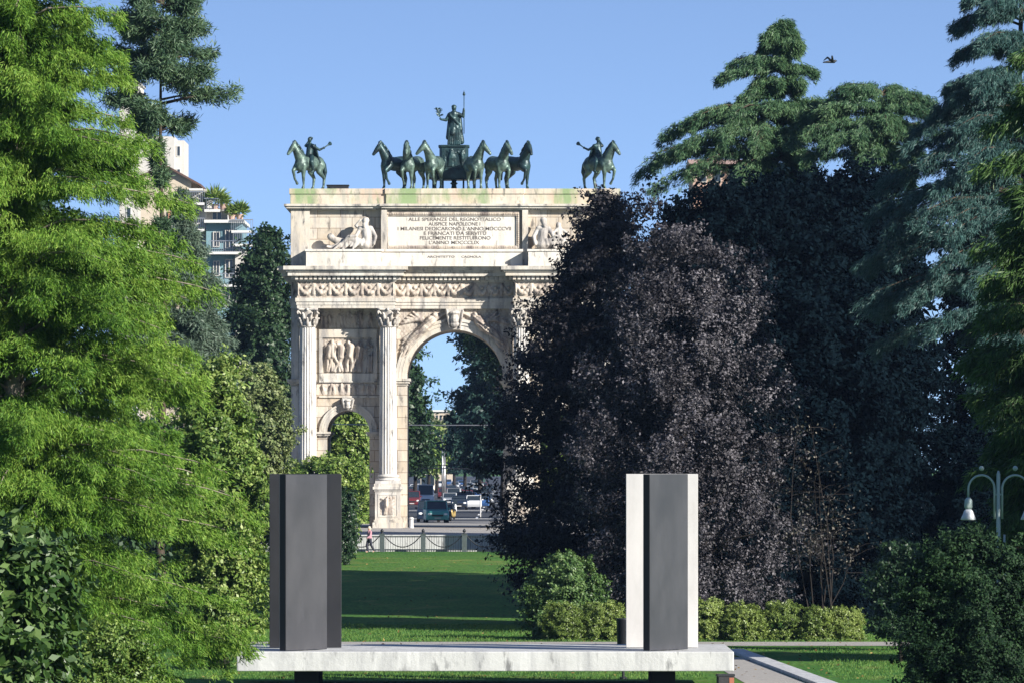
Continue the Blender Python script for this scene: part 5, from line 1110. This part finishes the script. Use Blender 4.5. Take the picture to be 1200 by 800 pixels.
# the feathery cypress
conifer("bald_cypress", "large feathery yellow green cypress filling the left foreground", "tree", [(812, -260, 290), (770, -260, 304), (700, -255, 298), (650, -250, 312), (600, -245, 314), (550, -240, 292), (500, -235, 258), (450, -225, 248), (400, -215, 280), (360, -205, 274), (325, -195, 266), (285, -185, 227), (250, -170, 232), (215, -160, 222), (180, -150, 216), (150, -140, 186), (90, -125, 172), (50, -110, 168), (10, -95, 146), (-60, -70, 126), (-200, -10, 96), (-300, 10, 66)],
        180, 20, LM['cypress'], 141, nb=900, ns=60, nbl=28, blade=(.135, .021), droop=.30, rise=.24, hang=.75, outw=.6, jit=.45, spread=(.06, .24), thick=.09, start=.30, r0=.42, fmin=.60, depth=.8, limb_share=.4, limbr=.03, bark='bark_pale', tuft=.07, lump=.18, lsize=1.6, drop=.0, pit=.75, lift=.06)
broadleaf("dark_backing_tree", "dark backing tree added to darken the gaps between the feathery cypress boughs", "tree", [(790, -200, 170), (700, -200, 190), (560, -190, 175), (420, -170, 160), (300, -150, 130), (180, -120, 95), (80, -100, 75), (20, -80, 60)], 205, 0, LM['dark'], 144, 420, 220, .8, .2, inner=.3)  # added tree; its dark leaves stand in for shade between the cypress boughs
broadleaf("lime_tree", "shaded low tree between the cypress and the bright roadside tree", "tree", [(690, 110, 240), (640, 105, 245), (580, 105, 240), (530, 115, 230), (500, 135, 215)], 420, 172, LM['dark'], 145, 260, 200, 1.0, .24)
broadleaf("dogwood_bush", "dark shrub with large pointed leaves in the bottom left corner", "shrub", [(860, -60, 112), (800, -60, 108), (740, -60, 102), (690, -60, 98), (650, -60, 85), (628, -40, 55)], 140, 20, LM['glossy'], 142, 130, 130, .42, .22, .5, inner=.3, nlimb=10, r0=.08)
broadleaf("box_bush", "small leaved rounded shrub in front of the cypress foot", "shrub", [(850, 60, 200), (800, 64, 196), (765, 75, 186), (738, 95, 165)], 150, 130, LM['fresh'], 143, 130, 240, .30, .075, inner=.5, nlimb=8, r0=.05)
# the copper beeches and the dark wood behind
CB = "copper beech"
broadleaf("copper_beech", "tall blackish copper beech in shade overlapping the right half of the arch", "tree", [(715, 604, 760), (680, 588, 790), (620, 556, 800), (560, 546, 800), (500, 550, 800), (450, 564, 800), (405, 574, 800), (360, 618, 800), (310, 658, 800), (280, 680, 790), (255, 700, 775), (236, 722, 765), (224, 736, 752)], 344, 700, LM['copper_shaded'], 151, 680, 300, .80, .18, inner=.4, r0=.45, lump=.22, shoot=.75, upr=.5, ntw=10)
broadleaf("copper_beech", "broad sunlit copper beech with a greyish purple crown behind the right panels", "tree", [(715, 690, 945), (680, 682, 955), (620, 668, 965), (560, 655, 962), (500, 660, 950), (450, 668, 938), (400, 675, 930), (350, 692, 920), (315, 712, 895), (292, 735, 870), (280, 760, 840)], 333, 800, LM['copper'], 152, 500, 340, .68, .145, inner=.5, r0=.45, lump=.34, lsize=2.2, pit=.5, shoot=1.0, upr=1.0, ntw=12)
def dry_shrub():
    Y = 324.0; o = empty("dry_shrub", (0, 0, 0), 0, "half bare dry shrub with pale twigs right of the copper beech", "shrub"); g = rng(9); b = MB(); tips = []
    for k in range(9):
        x = PX(966, Y) + g.normal(0, .45); top = (PX(g.uniform(925, 1005), Y), Y + g.normal(0, .8), PZ(g.uniform(470, 640), Y)); p0 = Vector((x, Y + g.normal(0, .2), 0)); p1 = Vector(top); m = p0.lerp(p1, .5) + Vector((g.normal(0, .3), 0, .4))
        b.tube([p0, p0.lerp(m, .5), m, m.lerp(p1, .5) + Vector((g.normal(0, .15), 0, 0)), p1], [.032, .028, .020, .012, .006], 4)
        for j in range(16):
            q = m.lerp(p1, g.uniform(0, 1)); e_ = q + Vector((g.normal(0, .7), g.normal(0, .5), g.uniform(-.2, .7))); b.tube([q, q.lerp(e_, .5) + Vector((0, 0, .08)), e_], [.011, .008, .004], 3); tips.append(e_)
    b.build("stem", M['bark_dark'], o, fix=False)
    c = np.repeat(np.array([tuple(t) for t in tips]), 7, 0) + g.normal(0, .22, (len(tips) * 7, 3)); N = len(c); d = norm(g.normal(0, 1, (N, 3)) + np.array([0, 0, -.3])); s = norm(np.cross(d, g.normal(0, 1, (N, 3)))); L_ = .13 * (.6 + .8 * g.random(N))
    leaf_mesh("leaves", c, d, s, L_, L_ * .5, LM['twig'], o)
dry_shrub()
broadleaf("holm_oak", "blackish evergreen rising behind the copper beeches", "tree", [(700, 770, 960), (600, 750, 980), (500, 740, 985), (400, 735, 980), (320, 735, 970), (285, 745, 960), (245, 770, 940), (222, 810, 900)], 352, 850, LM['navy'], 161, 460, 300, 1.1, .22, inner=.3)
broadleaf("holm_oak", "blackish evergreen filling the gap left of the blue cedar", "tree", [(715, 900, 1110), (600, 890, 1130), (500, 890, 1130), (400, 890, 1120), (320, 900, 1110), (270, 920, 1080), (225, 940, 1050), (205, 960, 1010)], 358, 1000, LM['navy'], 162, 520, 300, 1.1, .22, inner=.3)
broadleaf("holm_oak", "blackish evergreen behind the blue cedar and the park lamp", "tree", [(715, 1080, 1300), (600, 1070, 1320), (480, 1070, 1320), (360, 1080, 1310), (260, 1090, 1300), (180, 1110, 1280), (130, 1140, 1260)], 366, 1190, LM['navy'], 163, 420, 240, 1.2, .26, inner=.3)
conifer("deodar_cedar", "deodar cedar with a thin drooping spire against the sky", "tree", [(300, 800, 1040), (240, 800, 1030), (215, 815, 1020), (195, 830, 1000), (178, 842, 985), (160, 850, 975), (145, 862, 965), (130, 868, 956), (112, 876, 948), (100, 880, 944), (84, 886, 938), (62, 892, 935), (40, 897, 930), (22, 910, 915)], 375, 912, LM['cedar'], 171,
        dexp=3.2, nb=84, ns=64, nbl=20, blade=(.24, .032), droop=.34, rise=.20, hang=.65, outw=.5, jit=.34, spread=(.05, .24), thick=.03, fringe=.38, start=.10, r0=.26, fmin=.55, tuft=.075, lump=.25, lsize=2.2, drop=.2,
        extra=[(838, 92, -.3), (955, 84, -.3), (862, 80, .4), (900, 42, -.2), (929, 46, .2), (893, 58, .3), (935, 62, -.3), (907, 30, .1), (921, 32, -.1), (889, 74, -.4), (940, 98, -.5), (886, 98, -.6), (912, 70, -.7), (915, 105, -.9), (872, 116, -.8), (780, 158, -1), (772, 166, 1), (800, 146, -2), (812, 138, 1.5), (752, 200, -1), (744, 208, 1), (765, 190, -2.5), (790, 178, -3), (985, 128, -1), (1000, 142, 1.5), (1010, 160, -2), (1020, 180, -2.5), (840, 160, -3.5), (880, 175, -4), (930, 180, -4), (970, 170, -3.5), (860, 140, -2.5), (905, 130, -2.5), (950, 140, -2.5), (810, 200, -4), (860, 210, -4.5), (760, 222, -3)])
conifer("deodar_cedar", "broad flat topped deodar cedar right of the spired one", "tree", [(320, 950, 1110), (250, 960, 1110), (220, 970, 1105), (190, 985, 1095), (165, 995, 1080), (148, 1000, 1075), (132, 1010, 1062), (116, 1025, 1045)], 372, 1035, LM['cedar'], 172,
        dexp=3.2, nb=74, ns=66, nbl=20, fringe=.38, blade=(.24, .032), droop=.32, rise=.20, hang=.65, outw=.5, jit=.34, spread=(.05, .24), thick=.03, start=.1, r0=.30, fmin=.5, tuft=.075, lump=.22, lsize=2.6, drop=.1,
        extra=[(958, 130, -1), (950, 142, 1), (975, 118, .5), (990, 110, -1), (1060, 112, 1), (1092, 120, -.5), (1098, 132, .8), (1085, 140, -2), (945, 160, -2), (960, 175, -3), (1000, 165, -3.5), (1040, 150, -3), (1070, 170, -3.5), (1105, 160, -1), (940, 190, -2.5), (1015, 190, -4), (1060, 200, -4)])
conifer("blue_cedar", "large blue green cedar with drooping boughs at the right edge", "tree", [(620, 1140, 1330), (560, 1130, 1340), (480, 1120, 1340), (420, 1110, 1335), (350, 1100, 1330), (300, 1100, 1330), (250, 1105, 1320), (210, 1110, 1310), (170, 1118, 1300), (130, 1128, 1290), (90, 1138, 1280), (60, 1145, 1270), (10, 1155, 1240), (-60, 1165, 1210), (-160, 1180, 1190)], 330, 1195, LM['bluecedar'], 173,
        dexp=3.2, nb=170, ns=90, nbl=18, fringe=.38, blade=(.25, .030), droop=.30, rise=.10, hang=.65, outw=.5, jit=.32, spread=(.05, .24), thick=.03, start=.15, r0=.45, fmin=.6, tuft=.075, lump=.22, lsize=3.0, drop=.15,
        extra=[(1004, 292, -1), (1015, 300, .5), (1040, 288, -2.5), (1008, 345, -.8), (1020, 352, 1), (1050, 340, -2.5), (1016, 238, -.6), (1050, 228, -2), (1030, 205, .5), (1058, 165, -.5), (1080, 180, -2.5), (1088, 125, -.5), (1102, 92, .5), (1112, 62, -.5), (1120, 25, .4), (1128, -5, -.6), (1110, 110, -1.5), (1075, 145, 1), (1035, 262, -2), (1070, 250, -3), (1085, 310, -3.5), (1090, 215, -3.5), (1075, 380, -2.5), (1030, 395, 0), (1100, 270, -4), (1120, 190, -4), (1130, 330, -4.5), (1120, 150, -3), (1140, 100, -3), (1145, 50, -2.5), (1150, 10, -2.5)])
conifer("dark_cypress", "dark green cypress at the right edge in front of the blue cedar", "tree", [(830, 1057, 1420), (780, 1072, 1420), (720, 1092, 1420), (660, 1117, 1415), (600, 1132, 1410), (560, 1124, 1405), (520, 1112, 1400), (480, 1092, 1395), (440, 1100, 1390), (400, 1094, 1385), (360, 1102, 1380), (300, 1112, 1370), (250, 1122, 1360), (200, 1137, 1350), (150, 1152, 1330), (90, 1167, 1310), (30, 1192, 1285)], 205, 1252, LM['darkcypress'], 174,
        nb=480, ns=44, nbl=13, blade=(.28, .034), droop=.28, rise=.2, hang=.8, outw=.6, jit=.42, spread=(.06, .24), thick=.09, start=.35, r0=.4, fmin=.6, tuft=.08, lump=.25, lsize=2.2, drop=.1, pit=.3)
broadleaf("yew_bush", "dark rounded evergreen shrub below the park lamp", "shrub", [(850, 1060, 1260), (800, 1040, 1250), (740, 1030, 1240), (700, 1030, 1230), (670, 1050, 1220), (645, 1085, 1200), (630, 1110, 1180)], 188, 1140, LM['yew'], 175, 330, 420, .5, .085, inner=.5, nlimb=10, r0=.1)
broadleaf("yew_bush", "tall blackish shrub closing the gap behind the park lamp", "shrub", [(680, 1075, 1215), (620, 1070, 1215), (560, 1080, 1210), (510, 1100, 1200)], 300, 1140, LM['navy'], 177, 260, 220, .7, .16, nlimb=8, r0=.1)
broadleaf("yew_bush", "blue green shrub between the dry shrub and the dark rounded one", "shrub", [(745, 1015, 1100), (700, 1008, 1100), (670, 1020, 1095), (640, 1040, 1080)], 285, 1055, LM['dark'], 176, 150, 220, .5, .13, nlimb=8, r0=.08)
# shrubs and hedge plants along the path
broadleaf("laurel_bush", "rounded glossy shrub under the copper beech, left of the hedge", "shrub", [(750, 618, 725), (722, 604, 725), (695, 608, 722), (672, 622, 708), (656, 640, 692), (648, 654, 674)], 323, 664, LM['midgreen'], 181, 260, 260, .45, .12, inner=.55, nlimb=10, r0=.08, lump=.15, shoot=.4)
for i, (x0, x1, y0, lab) in enumerate(((636, 682, 712, "low hedge plant leftmost in the row, under the glossy shrub"), (676, 732, 711, "low hedge plant touching the white panel's left side"), (742, 800, 712, "low hedge plant hidden behind the white panels"), (806, 852, 708, "low hedge plant just right of the white panels"), (846, 896, 713, "second low hedge plant from the white panels' right side"), (888, 942, 711, "wide low hedge plant third right of the panels"), (938, 978, 716, "low hedge plant before the dry shrub"), (968, 1012, 718, "rightmost low hedge plant in the row"))):
    broadleaf("hedge_plant", lab, "shrub", [(756, x0 - 2, x1 + 2), (745, x0 - 5, x1 + 5), (728, x0 - 4, x1 + 4), (y0 + 3, x0 + 1, x1 - 1), (y0 - 3, x0 + 9, x1 - 9)], 319.6 + (i % 2) * .4, (x0 + x1) / 2, LM['hedge'], 190 + i, 150, 220, .24, .085, .42, pit=0, lump=.1, inner=.5, nlimb=8, r0=.03, group="low hedge along the path", base=.0)
# potted plants on the roof terraces
for i, (px, y, h_, lab) in enumerate(((252, 246, 22, "potted palm on the upper roof terrace"), (262, 246, 12, "bushy terrace plant right of the potted palm"), (272, 258, 12, "small plant by the edge of the roof slab"), (281, 258, 16, "spiky plant at the outer end of the roof slab"))):
    o = empty("terrace_plant", (PX(px, BYa - .2), BYa - .2, PZ(y, BYa)), 0, lab, "plant", "plants on the roof terraces"); b = MB(); b.lathe([(.28, 0), (.36, .5), (.34, .5)], 0, 0, 0, 10); b.build("pot", M['terracotta'], o); g = rng(300 + i); N = 260; d = norm(g.normal(0, 1, (N, 3)) * np.array([1, 1, .6]) + np.array([0, 0, .5])); c = np.array([0, 0, .5 + h_ * .02]) + g.normal(0, .12, (N, 3)) + d * g.random((N, 1)) * h_ * .02; s = norm(np.cross(d, g.normal(0, 1, (N, 3)))); leaf_mesh("foliage", c, d, s, np.full(N, h_ * .05), np.full(N, .12), LM['fresh'], o)
# trees outside the view on the right, whose shade falls on the lawn and the dark shrubs
SH = [(27, 190, 5, 21, "shade tree outside the view, nearest the camera"), (28, 281, 5.5, 17, "shade tree beside the lawn right of the blue cedar")]
SH += [(14.0 + .6 * (k % 2), 353 + 11 * k, 6.2, 20.5 + (k * 7) % 3 * .5, w_ + " plane tree in the row behind the dark evergreens") for k, w_ in enumerate(("first", "second", "third", "fourth", "fifth", "sixth", "seventh", "eighth"))]
for i, (X, Y, w_, h_, lab) in enumerate(SH):
    x = 600 + X * F / Y; yy = lambda z: 545 - (z - HC) * F / Y; wx = w_ * F / Y
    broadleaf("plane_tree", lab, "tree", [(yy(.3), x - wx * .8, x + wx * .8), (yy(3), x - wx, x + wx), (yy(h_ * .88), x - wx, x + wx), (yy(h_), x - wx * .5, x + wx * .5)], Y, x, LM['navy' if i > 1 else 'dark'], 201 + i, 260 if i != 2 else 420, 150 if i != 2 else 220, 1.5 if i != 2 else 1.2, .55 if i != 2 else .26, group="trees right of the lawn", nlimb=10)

# ------------------------------------------------------------------ grass blades and fallen leaves round the stage
g = rng(77); N = 150000; yy_ = np.concatenate([g.uniform(238, 249.5, N // 3), g.uniform(261, 306, N // 3), g.uniform(317.3, 345, N // 3)]); N = len(yy_); c = np.stack([g.uniform(-13, 18, N), yy_, np.interp(yy_, [t_[0] for t_ in TERR], [t_[1] for t_ in TERR])], -1)
keep = ~((c[:, 0] > 7.0) & (c[:, 0] < 11.6) & (c[:, 1] < 302)); c = c[keep]; N = len(c)
d = norm(np.array([0, 0, 1.0]) + g.normal(0, .45, (N, 3))); s_ = norm(np.cross(d, g.normal(0, 1, (N, 3)))); clump = .5 + .5 * np.sin(c[:, 0] * 1.7 + 2 * np.sin(c[:, 1] * .6)) * np.sin(c[:, 1] * .9 + c[:, 0] * .5)
LM['blade'] = leaf_mat("grass_blades", [(.04, .115, .022), (.075, .16, .03), (.14, .21, .05)], .15, .6, .2)
tag(leaf_mesh("grass", c, d, s_, (.05 + .09 * clump) * (.6 + .8 * g.random(N)), np.full(N, .022), LM['blade'], None), kind="stuff")
N = 2600; yy_ = np.concatenate([g.uniform(238, 249.5, N // 4), g.uniform(262, 318, N // 4), 318 + 180 * g.random(N // 2) ** 2]); N = len(yy_); c = np.stack([g.uniform(-14, 16, N), yy_, np.interp(yy_, [t_[0] for t_ in TERR], [t_[1] for t_ in TERR]) + .03], -1)
d = norm(g.normal(0, 1, (N, 3)) * np.array([1, 1, .25])); s_ = norm(np.cross(d, np.array([0, 0, 1.0]) + g.normal(0, .3, (N, 3))))
LM['fallen'] = leaf_mat("fallen_leaf_brown", [(.10, .05, .02), (.20, .12, .04), (.32, .24, .09)], 0, .8, .1)
tag(leaf_mesh("fallen_leaves", c, d, s_, .10 + .08 * g.random(N), .06 + .05 * g.random(N), LM['fallen'], None), kind="stuff")

# ------------------------------------------------------------------ the morning air
hz = MB(); hz.box(-3100, 3100, -410, 9100, -1.1, 58)
ho = hz.build("haze", None); hm = bpy.data.materials.new("haze_air"); hm.use_nodes = True; nt = hm.node_tree; nt.nodes.clear()
vo = nt.nodes.new("ShaderNodeOutputMaterial"); pv = nt.nodes.new("ShaderNodeVolumePrincipled"); pv.inputs["Color"].default_value = (.42, .64, 1.0, 1); pv.inputs["Density"].default_value = 0.00004; pv.inputs["Anisotropy"].default_value = 0.2
nt.links.new(pv.outputs[0], vo.inputs["Volume"]); ho.data.materials.append(hm); tag(ho, kind="stuff")
